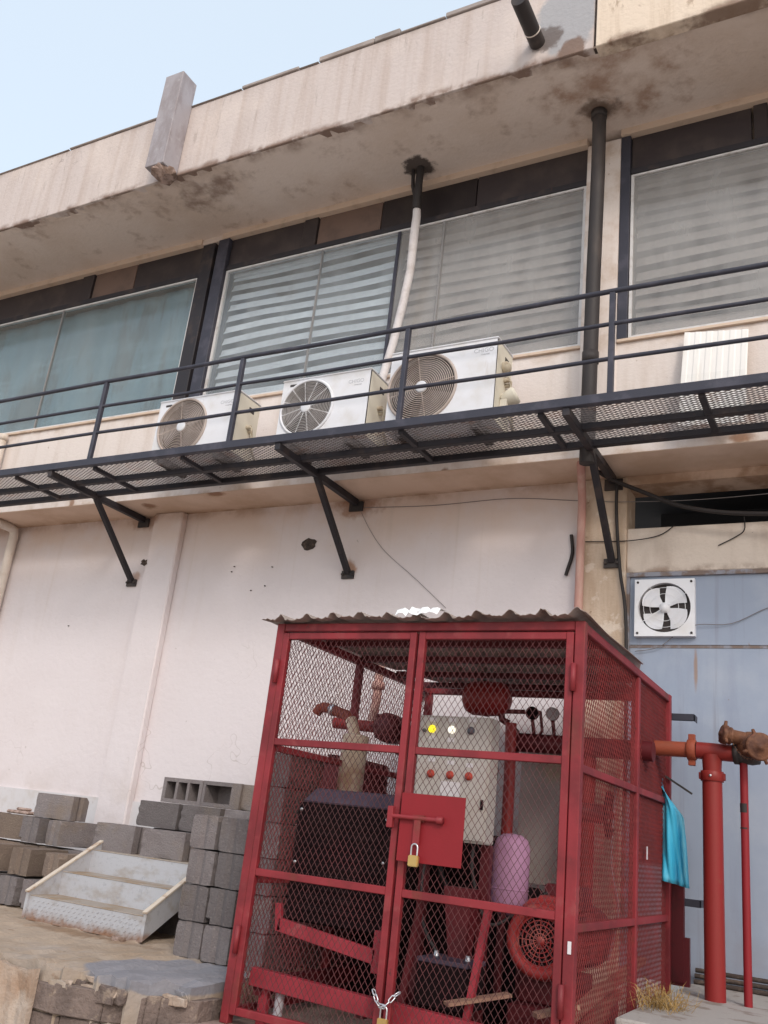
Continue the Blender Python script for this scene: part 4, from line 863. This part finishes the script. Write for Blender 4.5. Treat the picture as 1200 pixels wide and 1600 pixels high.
dl = door(CX0 + s + .004, -2.128, True); dr = door(-2.112, CX1 - s - .004, False)
B(-2.105, -1.768, -2.436, -2.431, 0.885, 1.198).build('latch_plate', 'red_plate', dr, bevel=0.001)
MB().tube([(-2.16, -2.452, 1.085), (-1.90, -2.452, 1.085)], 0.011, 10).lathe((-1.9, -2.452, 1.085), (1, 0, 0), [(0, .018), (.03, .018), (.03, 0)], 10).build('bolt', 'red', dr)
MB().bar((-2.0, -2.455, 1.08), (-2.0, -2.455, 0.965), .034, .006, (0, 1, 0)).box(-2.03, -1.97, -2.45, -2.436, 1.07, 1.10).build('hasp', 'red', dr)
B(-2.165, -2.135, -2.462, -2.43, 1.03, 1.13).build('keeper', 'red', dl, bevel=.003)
for z, nm in ((1.55, 0), (0.55, 1)):
    pass
tag(B(-1.262, -1.246, -2.4045, -2.4015, 0.60, 0.65).build('paper_label', 'paper'), 'small white sticker on the right cage post', 'sticker')
tag(B(-1.2322, -1.2318, -1.06, -1.03, 1.02, 1.09).build('paper_label', 'paper'), 'small pale sticker on the cage side near the blue sheet', 'sticker')
def padlock(x, y, z, label):
    p = thing('padlock', (x, y, z), label, 'padlock')
    B(x - .026, x + .026, y - .011, y + .011, z, z + .05).build('body', 'lock_brass', p, bevel=.004, segs=2)
    pts = [(x - .016, y, z + .045), (x - .016, y, z + .085)] + [(x - .016 * math.cos(t), y, z + .085 + .016 * math.sin(t)) for t in (0.5, 1.0, 1.57, 2.1, 2.6)] + [(x + .016, y, z + .085), (x + .016, y, z + .045)]
    MB().tube(pts, .0042, 8).build('shackle', 'chrome', p)
padlock(-1.997, -2.468, 0.868, 'brass padlock hanging from the red latch plate')
padlock(-2.085, -2.452, 0.165, 'brass padlock on the chain at the foot of the cage doors')
ch = thing('chain', (-2.1, -2.43, 0.25), 'short bright steel chain joining the two cage doors', 'chain')
pts = [(-2.165, -2.415, .315), (-2.15, -2.43, .30), (-2.13, -2.44, .275), (-2.11, -2.45, .262), (-2.085, -2.452, .262), (-2.065, -2.445, .285), (-2.05, -2.43, .31), (-2.035, -2.41, .325)]
for i in range(len(pts) - 1):
    a, b = Vector(pts[i]), Vector(pts[i + 1]); d_ = (b - a); mid = (a + b) / 2; ax = Vector((0, 1, 0)) if i % 2 else Vector((0.2, 0.1, 1))
    sd = d_.cross(ax).normalized() * .008; e = d_.normalized() * .013
    q = [mid - e + sd, mid + e + sd, mid + e * 1.5, mid + e - sd, mid - e - sd, mid - e * 1.5, mid - e + sd]
    MB().tube(q, .0032, 6).build('link', 'chrome', ch)
# roof: corrugated sheet with a curled front right corner
mb = MB(); vs = []; fs = []; nx, ny = 150, 14
for i in range(nx + 1):
    x = -3.085 + 1.872 * i / nx; ph = ((x + 3.085) / 0.17) % 1.0
    h = 0.0 if ph < .55 else (0.028 * min(1, (ph - .55) / .15) if ph < .8 else 0.028 * max(0, 1 - (ph - .8) / .15))
    for j in range(ny + 1):
        t = j / ny; yb = -0.28 if x < -1.55 else -0.28 - (x + 1.55) / .337 * 1.0
        if x < -2.6: yb = -0.28 - ((-2.6 - x) / .485) ** 2 * 1.0
        y = -2.47 + (yb + 2.47) * t
        curl = 0.02 * max(0, 1 - t * 3.0) * max(0, (x + 1.35) / .15) + 0.006 * math.sin(x * 7 + t * 4)
        vs.append((x, y, 2.078 + h + curl - .012 * (t < .04) * random.random()))
for i in range(nx):
    for j in range(ny): a = i * (ny + 1) + j; fs.append((a, a + ny + 1, a + ny + 2, a + 1))
o = mb.add(vs, fs, False).build('roof_sheet', 'roof', cg); sm = o.modifiers.new('s', 'SOLIDIFY'); sm.thickness = 0.002
for y in (-1.95, -1.5, -1.0, -0.6):
    B(CX0 + s, CX1 - s, y, y + .04, CZ1 - .03, CZ1 + .008).build('purlin', 'dark_red', cg)
mb = MB(); vs = []; fs = []
for i in range(13):
    for j in range(5): vs.append((-2.22 + .02 * i + random.uniform(-.008, .008), -2.485 + .03 * j, (2.075 if j == 0 else 2.112) + .012 * abs(math.sin(i * 1.1)) + random.uniform(-.006, .01)))
for i in range(12):
    for j in range(4): a = 5 * i + j; fs.append((a, a + 5, a + 6, a + 1))
tag(mb.add(vs, fs).build('plastic_scrap', 'scrap'), 'crumpled white plastic scrap on the front edge of the cage roof', 'scrap')

# ---------------------------------------------------------------- machinery inside the cage
en = thing('diesel_engine', (-2.75, -1.8, 0.25), 'black boxy diesel engine with slate cover and rusty muffler behind the left cage door', 'engine')
B(-3.0 + .02, -2.37, -2.0, -1.3, 0.50, 1.12).build('radiator_housing', 'engine', en, bevel=.012)
MB().hexa([(-2.96, -2.0, 1.122), (-2.36, -2.0, 1.122), (-2.36, -1.35, 1.122), (-2.96, -1.35, 1.122), (-2.92, -1.93, 1.205), (-2.38, -1.93, 1.205), (-2.38, -1.4, 1.205), (-2.92, -1.4, 1.205)]).build('cover', 'purple_top', en, bevel=.01)
for i in range(9): B(-2.93, -2.42, -2.012, -2.002, 0.56 + .055 * i, 0.585 + .055 * i).build('radiator_fin', 'engine', en)
for x, z in ((-2.95, 1.08), (-2.4, 1.07), (-2.4, .85), (-2.95, .8)): MB().lathe((x, -2.0, z), (0, -1, 0), [(0, .008), (.008, .008), (.008, 0)], 8).build('screw', 'chrome', en)
mf = MB().lathe((-2.95, -1.5, 1.16), (0.02, 0, 1), [(0, 0), (0, .082), (.37, .082), (.385, .088), (.40, .082), (.41, .03)], 22).build('muffler', 'muffler', en)
MB().tube([(-2.95, -1.5, 1.55), (-2.97, -1.5, 1.61), (-3.0, -1.49, 1.66)], .036, 12).build('elbow', 'muffler', en)
MB().tube([(-3.0, -1.49, 1.655), (-3.03, -1.485, 1.685), (-3.10, -1.47, 1.70), (-3.16, -1.46, 1.72), (-3.235, -1.45, 1.735), (-3.27, -1.45, 1.725), (-3.29, -1.45, 1.69)], .033, 12, False).build('tail_pipe', 'orange_pipe', en)
MB().lathe((-3.14, -1.46, 1.712), (-.95, .1, .25), [(0, .035), (0, .038), (.04, .038), (.04, .035)], 14).build('clamp', 'chrome', en)
MB().box(-2.95, -1.95, -1.28, -0.62, 0.06, 0.78).box(-2.7, -2.12, -1.25, -0.7, 0.781, 1.06).build('dark_filler', 'engine', en, bevel=.03)  # dark boxes added to blacken the view behind the doors
# engine block bits showing behind the housing
B(-2.9, -2.45, -1.3, -0.9, 0.79, 0.98).build('engine_block', 'engine', en, bevel=.02)
sk_ = thing('pump_skid', (-2.5, -2.2, 0.03), 'red channel-steel skid frame under the engine', 'skid')
MB().bar((-2.84, -2.25, .50), (-2.26, -2.25, .43), .03, .066, (0, 0, 1)).build('beam', 'skid_red', sk_, bevel=.003)
MB().bar((-2.855, -2.25, .60), (-2.835, -2.25, .47), .03, .035, (1, 0, 0)).build('upright', 'skid_red', sk_, bevel=.003)
MB().bar((-2.25, -2.25, .55), (-2.25, -2.25, .36), .03, .045, (1, 0, 0)).build('upright', 'skid_red', sk_, bevel=.003)
MB().bar((-2.94, -2.28, .245), (-2.17, -2.28, .215), .05, .085).build('beam', 'skid_red', sk_, bevel=.003)
MB().bar((-2.14, -2.28, .215), (-1.35, -2.28, .19), .05, .09).build('beam', 'skid_red', sk_, bevel=.003)
B(-2.89, -2.84, -2.27, -2.24, 0.03, 0.21).build('leg', 'skid_red', sk_); B(-1.5, -1.45, -2.27, -2.24, 0.03, 0.2).build('leg', 'skid_red', sk_)
for x in (-2.9, -2.3, -1.6): MB().bar((x, -2.28, .2), (x, -0.8, .2), .05, .08).build('cross_member', 'dark_red', sk_)
tag(MB().tube([(-2.75, -2.3, .03), (-2.78, -2.24, .2)], .024, 10).build('pipe_offcut', 'fin'), 'grey pipe offcut leaning under the skid beam', 'pipe')
bx_ = thing('fuel_tank', (-3.43, -0.98, 1.2), 'dark red metal tank on top of the blocks behind the muffler', 'tank')
B(-3.80, -3.07, -1.16, -0.76, 1.205, 1.445).build('tank_body', 'dark_red', bx_, bevel=.012, segs=2)
MB().lathe((-3.4, -.98, 1.445), (0, 0, 1), [(0, .04), (.03, .04), (.03, 0)], 14).build('cap', 'engine', bx_)

cb = thing('control_cabinet', (-2.09, -1.8, 1.0), 'beige pump control cabinet with lamps and red buttons behind the right door', 'cabinet')
B(-2.31, -1.875, -1.90, -1.77, 1.0, 1.65).build('enclosure', 'cabinet', cb, bevel=.006, segs=2)
B(-2.30, -1.885, -1.908, -1.902, 1.012, 1.64).build('door', 'cabinet', cb, bevel=.002)
def lamp(x, z, m_, r=.0165, nm='lamp'):
    MB().lathe((x, -1.908, z), (0, -1, 0), [(0, r * 1.3), (.006, r * 1.3), (.006, r), (.018, r), (.022, r * .6), (.023, 0)], 16).build(nm, m_, cb)
for x, z, m_ in ((-2.225, 1.575, 'lamp_yellow'), (-2.105, 1.575, 'lamp_white'), (-1.99, 1.575, 'lamp_dark'), (-2.27, 1.565, 'lamp_dark')): lamp(x, z, m_, .0165 if x > -2.26 else .008)
for x in (-2.21, -2.095, -1.985): lamp(x, 1.335, 'button_red', .017, 'button')
for x, z in ((-2.225, 1.625), (-2.105, 1.628), (-1.985, 1.632), (-2.22, 1.528), (-2.105, 1.52), (-2.21, 1.41), (-2.095, 1.40), (-1.985, 1.392)):
    B(x - .02, x + .02, -1.9105, -1.909, z - .011, z + .011).build('label_plate', 'paper', cb)
B(-2.145, -2.03, -1.911, -1.909, 1.225, 1.30).build('meter', 'paper', cb)
B(-1.905, -1.892, -1.918, -1.908, 1.17, 1.22).build('lock', 'engine', cb)
cs_ = thing('cabinet_stand', (-2.0, -1.75, 0.03), 'slanted red steel stand carrying the control cabinet', 'stand')
MB().bar((-1.71, -2.2, .72), (-1.79, -2.2, .2), .03, .035, (0, 1, 0)).build('brace', 'skid_red', cs_)
MB().bar((-2.06, -2.2, .74), (-2.13, -2.2, .2), .03, .03, (0, 1, 0)).build('brace', 'dark_red', cs_)
B(-1.93, -1.88, -1.80, -1.75, .03, 1.0).build('leg', 'dark_red', cs_); B(-2.28, -2.24, -1.80, -1.75, .03, 1.0).build('leg', 'dark_red', cs_)
MB().hexa([(-2.0, -1.95, .4), (-1.93, -1.95, .4), (-1.93, -1.85, .4), (-2.0, -1.85, .4), (-2.06, -1.95, .78), (-1.9, -1.95, .78), (-1.9, -1.83, .78), (-2.06, -1.83, .78)]).build('gusset', 'dark_red', cs_)

mo = thing('pump_motor', (-1.6, -1.6, 0.3), 'round red electric pump motor with a perforated fan cowl at the lower right', 'motor')
mc = (-1.60, -1.72, 0.575)
MB().lathe(mc, (0, 1, 0), [(-.03, .118), (-.038, .15), (-.022, .178), (.02, .185), (.14, .185), (.14, .155), (.5, .155), (.5, 0)], 36).ring((mc[0], mc[1] - .03, mc[2]), (0, 1, 0), .15, .028, 40, 10).build('cowl', 'motor_red', mo)
MB().hexa([(mc[0] - .14, mc[1] - .02, mc[2] + .13), (mc[0] + .17, mc[1] - .02, mc[2] + .13), (mc[0] + .17, mc[1] + .3, mc[2] + .13), (mc[0] - .14, mc[1] + .3, mc[2] + .13), (mc[0] - .06, mc[1], mc[2] + .21), (mc[0] + .12, mc[1], mc[2] + .21), (mc[0] + .12, mc[1] + .3, mc[2] + .22), (mc[0] - .06, mc[1] + .3, mc[2] + .22)]).build('hood', 'motor_red', mo, bevel=.03, segs=3)
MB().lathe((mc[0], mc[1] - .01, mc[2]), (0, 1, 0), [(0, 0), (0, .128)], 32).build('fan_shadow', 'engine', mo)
mb = MB()
for rr in (.035, .055, .075, .095, .115): mb.ring((mc[0], mc[1] - .03, mc[2]), (0, 1, 0), rr, .003, 36, 5)
for i in range(16): t = i * math.pi / 8; mb.bar((mc[0] + .02 * math.cos(t), mc[1] - .03, mc[2] + .02 * math.sin(t)), (mc[0] + .128 * math.cos(t), mc[1] - .03, mc[2] + .128 * math.sin(t)), .004, .003, (0, 1, 0))
mb.lathe((mc[0], mc[1] - .026, mc[2]), (0, -1, 0), [(0, .022), (.008, .022), (.008, 0)], 14); mb.build('fan_grille', 'motor_red', mo)
for i in range(12):
    t = i * math.pi / 6; MB().bar((mc[0] + .16 * math.cos(t), mc[1] + .15, mc[2] + .16 * math.sin(t)), (mc[0] + .16 * math.cos(t), mc[1] + .48, mc[2] + .16 * math.sin(t)), .012, .03, (math.cos(t), 0, math.sin(t))).build('cooling_fin', 'red_pipe', mo)
B(mc[0] - .04, mc[0] + .16, mc[1] + .12, mc[1] + .34, mc[2] + .15, mc[2] + .27).build('terminal_box', 'dark_red', mo, bevel=.01)
B(mc[0] - .15, mc[0] + .15, mc[1] + .1, mc[1] + .42, .27, .42).build('foot', 'dark_red', mo, bevel=.01)
B(mc[0] - .17, mc[0] + .17, mc[1] + .0, mc[1] + .9, .12, .268).build('plinth', 'dark_red', mo, bevel=.01)
pb = thing('jockey_pump', (-1.6, -0.9, .3), 'second dark red pump with volute casing behind the motor', 'pump')
MB().lathe((-1.6, -1.15, .575), (0, 1, 0), [(0, 0), (0, .1), (.05, .16), (.2, .17), (.3, .14), (.32, .08), (.4, .08), (.4, 0)], 28).build('volute', 'dark_red', pb)
MB().tube([(-1.6, -1.0, .7), (-1.6, -1.0, 1.1), (-1.6, -1.0, 1.6)], .05, 14).build('riser', 'red_pipe', pb)
MB().ring((-1.32, -1.55, 1.22), (1, 0.1, 0), .11, .014, 28, 8).build('hand_wheel', 'engine', pb)
MB().lathe((-1.36, -1.55, 1.22), (1, 0, 0), [(-.2, .05), (0, .05), (.02, .02), (.06, .02)], 12).build('valve_body', 'dark_red', pb)
lt = thing('pressure_tank', (-1.84, -1.55, .6), 'lavender upright pressure tank right of the cabinet', 'tank')
MB().lathe((-1.85, -1.55, .66), (0, 0, 1), [(0, 0), (.0, .05), (.03, .085), (.07, .1), (.34, .1), (.385, .085), (.41, .05), (.415, 0)], 26).build('shell', 'lavender', lt)
MB().ring((-1.85, -1.55, .79), (0, 0, 1), .1, .004, 30, 6).build('seam', 'lavender', lt)
for t in (0.5, 2.6, 4.7): B(-1.85 + .07 * math.cos(t) - .01, -1.85 + .07 * math.cos(t) + .01, -1.55 + .07 * math.sin(t) - .01, -1.55 + .07 * math.sin(t) + .01, .27, .7).build('leg', 'dark_red', lt)
gb = tag(B(-2.16, -1.76, -0.62, -0.60, 0.80, 1.64).build('back_board', 'greyboard', bevel=.003), 'grey board with a tan patch standing at the back of the cage', 'board')
hd = thing('pump_header', (-1.8, -1.0, 1.6), 'thick dark red header pipe with two pressure gauges behind the cabinet', 'pipe')
MB().tube([(-2.06, -1.05, 1.625), (-1.2, -1.05, 1.615)], .058, 18).build('main_pipe', 'dark_red', hd)
MB().lathe((-2.075, -1.05, 1.625), (1, 0, 0), [(0, 0), (0, .085), (.03, .085), (.03, .05)], 20).build('flange', 'dark_red', hd)
MB().tube([(-2.03, -1.2, 1.72), (-2.02, -1.2, 1.4), (-2.01, -1.2, .25)], .035, 14).build('drop_pipe', 'red_pipe', hd)
for x in (-1.93, -1.80):
    MB().tube([(x, -1.05, 1.66), (x, -1.08, 1.73), (x, -1.1, 1.765)], .012, 8).build('gauge_stem', 'dark_red', hd)
    MB().lathe((x, -1.09, 1.80), (0, -1, 0), [(0, 0), (0, .04), (.03, .04), (.03, .034), (.026, 0)], 20).build('gauge', 'engine' if x < -1.9 else 'fin', hd)
MB().tube([(-1.93, -1.1, 1.82), (-1.88, -1.1, 1.81), (-1.87, -1.08, 1.70), (-1.9, -1.06, 1.66)], .01, 8).build('capillary', 'dark_red', hd)
MB().lathe((-2.0, -1.6, 1.5), (0, .3, -1), [(0, .03), (0, .045), (.1, .05), (.2, .03), (.2, 0)], 14).build('valve', 'engine', hd)
rv = thing('diaphragm_vessel', (-2.2, -1.2, 1.75), 'red ribbed expansion vessel hanging under the cage roof above the cabinet', 'vessel')
MB().lathe((-2.35, -1.2, 1.865), (1, 0, 0), [(0, 0), (0, .05), (.02, .085), (.06, .105), (.13, .108), (.15, .112), (.17, .108), (.24, .105), (.28, .085), (.3, .05), (.3, 0)], 28).build('shell', 'red_pipe', rv)
MB().tube([(-2.1, -1.2, 1.79), (-2.09, -1.2, 1.74), (-2.05, -1.19, 1.72)], .022, 10).build('neck', 'dark_red', rv)
MB().tube([(-2.08, -1.2, 1.79), (-1.96, -1.15, 1.80)], .014, 8).build('branch', 'dark_red', rv)
vp = thing('suction_pipework', (-3.2, -0.75, 1.6), 'pink and dark red pipework with a round valve behind the muffler', 'pipe')
MB().tube([(-3.262, -0.75, 1.71), (-3.24, -0.75, 1.9), (-3.235, -0.75, 2.3), (-3.23, -0.7, 3.0 - .6)], .033, 14).build('riser', 'pvc_pink', vp)
MB().lathe((-3.238, -.75, 1.98), (0, 0, 1), [(0, .03), (0, .048), (.05, .048), (.05, .03)], 16).build('coupling', 'pvc_pink', vp)
MB().tube([(-3.55, -0.78, 1.72), (-3.3, -0.77, 1.71), (-2.9, -0.76, 1.69)], .04, 14, False).build('cross_pipe', 'red_pipe', vp)
MB().lathe((-3.09, -0.88, 1.70), (0, 1, 0), [(0, 0), (0, .06), (.03, .1), (.12, .105), (.2, .1), (.23, .05)], 22).build('valve_body', 'dark_red', vp)
for i in range(6): t = i * math.pi / 3; MB().lathe((-3.09 + .085 * math.cos(t), -.875, 1.70 + .085 * math.sin(t)), (0, -1, 0), [(0, .012), (.02, .012), (.02, 0)], 6).build('bolt', 'dark_red', vp)
MB().tube([(-2.93, -0.76, 1.7), (-2.93, -0.76, .2)], .04, 14).build('drop_pipe', 'dark_red', vp)
MB().bar((-3.0, -0.9, 1.55), (-2.5, -0.9, 1.36), .03, .03).build('support', 'dark_red', vp)
bt = thing('battery', (-1.95, -2.05, .25), 'black starter battery wrapped in shiny plastic at the foot of the right door', 'battery')
B(-2.1, -1.83, -2.12, -1.88, .24, .43).build('case', 'engine', bt, bevel=.006)
B(-2.1, -1.83, -2.12, -1.88, .432, .455).build('lid', 'purple_top', bt, bevel=.004)
for x in (-2.05, -1.88): MB().lathe((x, -2.0, .455), (0, 0, 1), [(0, .014), (.025, .012), (.025, 0)], 10).build('terminal', 'chrome', bt)
tag(MB().bar((-1.85, -2.3, .30), (-1.62, -2.1, .36), .07, .014).build('wood_scrap', 'wood'), 'splintered wood scrap below the motor', 'wood')
tag(MB().bar((-1.42, -2.32, .33), (-1.27, -2.2, .38), .06, .02).build('wood_scrap', 'wood'), 'pale wood wedge beside the right cage post', 'wood')
for i, (x, y, z, l) in enumerate(((-1.40, -1.6, .2, .5), (-1.42, -1.3, .26, .55), (-1.38, -1.7, .33, .6), (-1.40, -0.9, .4, .7))):
    tag(MB().bar((x, y - l / 2, z - .05), (x + .03, y + l / 2, z + .06), .06, .03).build('timber_offcut', 'wood'), ['lowest', 'second lowest', 'third', 'topmost'][i] + ' reddish timber offcut piled inside the cage right side', 'wood')

cable('hose', [(-2.45, -1.5, 1.12), (-2.4, -1.55, 1.22), (-2.33, -1.5, 1.1), (-2.3, -1.45, .8), (-2.1, -1.4, .6)], .018, 'wire', 'black coolant hose dropping from the engine cover behind the left door')
cable('cable', [(-1.95, -1.85, 1.0), (-1.94, -1.87, .85), (-1.86, -1.8, .62), (-1.72, -1.65, .72), (-1.62, -1.6, .8)], .009, 'wire', 'black supply cable looping from the cabinet to the motor')
cable('cable', [(-2.2, -1.85, 1.0), (-2.21, -1.9, .8), (-2.15, -1.98, .6), (-2.05, -2.0, .47)], .008, 'wire', 'black battery cable hanging below the cabinet')
cable('cable', [(-1.3, -1.5, 1.4), (-1.33, -1.45, 1.0), (-1.3, -1.4, .75), (-1.36, -1.35, .5)], .007, 'wire_grey', 'grey cable hanging inside the right side mesh')
tag(B(-3.31, -3.20, -.12, -.0, 2.045, 2.085).build('steel_stub', 'drain'), 'short black steel stub on the wall seen over the cabinet', 'bracket')

# ---------------------------------------------------------------- fire inlet pipework at the right
fp = thing('fire_inlet_pipe', (-0.93, -0.74, 0.33), 'red fire inlet pipe coming out of the cage and dropping to the floor', 'pipe')
MB().tube([(-1.30, -0.74, 1.672), (-1.06, -0.74, 1.672)], .046, 18).build('branch', 'orange_pipe', fp)
MB().lathe((-1.065, -0.74, 1.672), (1, 0, 0), [(0, .045), (0, .062), (.05, .062), (.05, .045)], 20).box(-1.06, -1.02, -.755, -.725, 1.58, 1.765).build('coupling', 'orange_pipe', fp, bevel=.003)
MB().tube([(-1.01, -0.74, 1.672), (-0.79, -0.74, 1.665)], .05, 18).build('tee', 'red_pipe', fp)
MB().tube([(-0.925, -0.74, 1.65), (-0.925, -0.74, 1.5)], [.058, .05], 18).build('tee_leg', 'red_pipe', fp)
MB().lathe((-0.925, -0.74, 1.555), (0, 0, -1), [(0, .05), (0, .066), (.06, .066), (.06, .05)], 20).box(-1.0, -.85, -.756, -.724, 1.505, 1.545).build('coupling', 'red_pipe', fp, bevel=.003)
MB().tube([(-0.925, -0.74, 1.5), (-0.922, -0.74, .33)], .057, 20).build('down_pipe', 'red_pipe', fp)
MB().lathe((-.925, -.806, 1.525), (0, -1, 0), [(0, .008), (.006, .008), (.006, 0)], 8).build('bolt', 'chrome', fp)
si = thing('siamese_inlet', (-0.75, -0.8, 1.65), 'rusty brass twin fire hose inlet on the end of the red pipe', 'hose inlet')
MB().lathe((-0.80, -0.74, 1.665), (1, -.05, 0.03), [(0, .05), (.0, .062), (.03, .064), (.03, .055), (.06, .06), (.1, .066), (.14, .06), (.14, 0)], 20).build('collar', 'drain', si)
MB().lathe((-0.70, -0.76, 1.715), (0, 0, 1), [(-.085, 0), (-.08, .035), (-.06, .065), (-.02, .085), (.03, .084), (.06, .06), (.075, .03), (.078, 0)], 22).build('body', 'brass', si)
def port(o_, ax, r, ln, nl):
    o_ = Vector(o_); ax = Vector(ax).normalized(); ref = Vector((0, 0, 1)); x_ = ax.cross(ref).normalized(); y_ = ax.cross(x_)
    p_ = MB().lathe(o_, ax, [(-.02, r * .8), (ln * .55, r * .82), (ln * .6, r * 1.0), (ln * .68, r * 1.02), (ln * .7, r * .9), (ln * .76, r * .92), (ln * .78, r * 1.12), (ln, r * 1.1), (ln * 1.04, r * .95), (ln * 1.04, r * .3), (ln * 1.14, r * .25), (ln * 1.14, 0)], 24).build('hose_port', 'brass', si)
    for k in range(nl):
        t = 2 * math.pi * k / nl + .4; d_ = x_ * math.cos(t) + y_ * math.sin(t)
        MB().lathe(o_ + ax * ln * .9 + d_ * r, d_, [(0, .012), (.03, .009), (.032, 0)], 8).build('lug', 'brass', p_)
port((-0.735, -0.79, 1.745), (-.86, -.42, .12), .05, .13, 3)
port((-0.68, -0.80, 1.70), (.42, -.88, -.05), .072, .1, 4)
mb = MB()
for i in range(14): t = i / 13; mb.ring((-.80 + .12 * t, -.89 + .015 * t, 1.735 - .11 * t - .04 * math.sin(t * 3.14)), (1, .3 * (i % 2), (i % 2)), .006, .0018, 10, 5)
mb.build('chain', 'brass', si)
tp = thing('thin_red_pipe', (-0.75, -0.74, .33), 'thin bright red pipe with black tape marks under the brass inlet', 'pipe')
MB().tube([(-0.748, -0.74, 1.64), (-0.752, -0.74, .33)], .0225, 16).build('pipe', 'red_plate', tp)
for z0, z1 in ((1.335, 1.385), (1.245, 1.253)): MB().lathe((-0.7505, -0.74, z0), (0, 0, 1), [(0, .0235), (z1 - z0, .0235)], 16).build('tape', 'wire', tp)
# turquoise sheet hanging behind the cage corner
mb = MB(); vs = []; fs = []; nu, nv = 16, 22
for j in range(nv + 1):
    t = j / nv
    for i in range(nu + 1):
        q = i / nu; x = -1.265 + q * (0.012 + .11 * min(1, t * 4.0) ** .7 + .045 * t); z = 1.515 - .60 * t - q * .12 * (1 - t) ** 2 - .03 * q * t
        vs.append((x, -0.50 + (.024 * math.sin(q * 9 + t * 3) + .012 * math.sin(q * 23 - t * 5)) * (.4 + t) - .03 * math.sin(q * 3.1), z))
for j in range(nv):
    for i in range(nu): a = j * (nu + 1) + i; fs.append((a, a + 1, a + nu + 2, a + nu + 1))
o = mb.add(vs, fs, True).build('plastic_sheet', 'blue_cloth'); so = o.modifiers.new('s', 'SOLIDIFY'); so.thickness = .004
tag(o, 'turquoise plastic sheet hanging behind the cage corner', 'plastic sheet')
tag(MB().bar((-1.3, -0.44, 1.56), (-1.10, -0.40, 1.44), .012, .012).build('hanger_rod', 'drain'), 'thin dark rod above the turquoise sheet', 'rod')
for x, z, lab in ((-1.10, 1.93, 'upper'), (-1.07, .80, 'lower')):
    tag(MB().box(-1.26, x, -0.315, -0.285, z - .022, z + .022).box(x - .006, x, -.315, -.2, z - .022, z + .022).build('steel_angle', 'navy', bevel=.002), f'{lab} short black steel angle sticking out behind the cage', 'bracket')
# conduits along the wall foot
for k in range(3):
    tag(MB().tube([(-1.15, -0.03 - .03 * k, .345 + .03 * (2 - k)), (3.5, -0.03 - .03 * k, .345 + .03 * (2 - k))], .014, 10).build('conduit', 'hole'), f'{["topmost","middle","lowest"][k]} dusty dark conduit along the foot of the blue wall', 'pipe')
# dry straw
mb = MB()
for i in range(220):
    x = random.gauss(-1.08, .06); y = random.gauss(-1.4, .08); p = Vector((x, y, .33)); d_ = Vector((random.gauss(0, .5), random.gauss(-.1, .5), random.uniform(.4, 1))).normalized(); L_ = random.uniform(.08, .2)
    mid = p + d_ * L_ * .6; end = p + d_ * L_ + Vector((random.gauss(0, .03), random.gauss(0, .03), -.05)); wv = Vector((random.uniform(-1, 1), random.uniform(-1, 1), 0)).normalized() * .0018
    mb.add([p - wv, p + wv, mid + wv, mid - wv, end], [(0, 1, 2, 3), (3, 2, 4)])
tag(mb.build('dry_grass', 'straw'), 'tuft of dry straw-coloured grass at the foot of the cage', 'dry grass', kind='stuff')
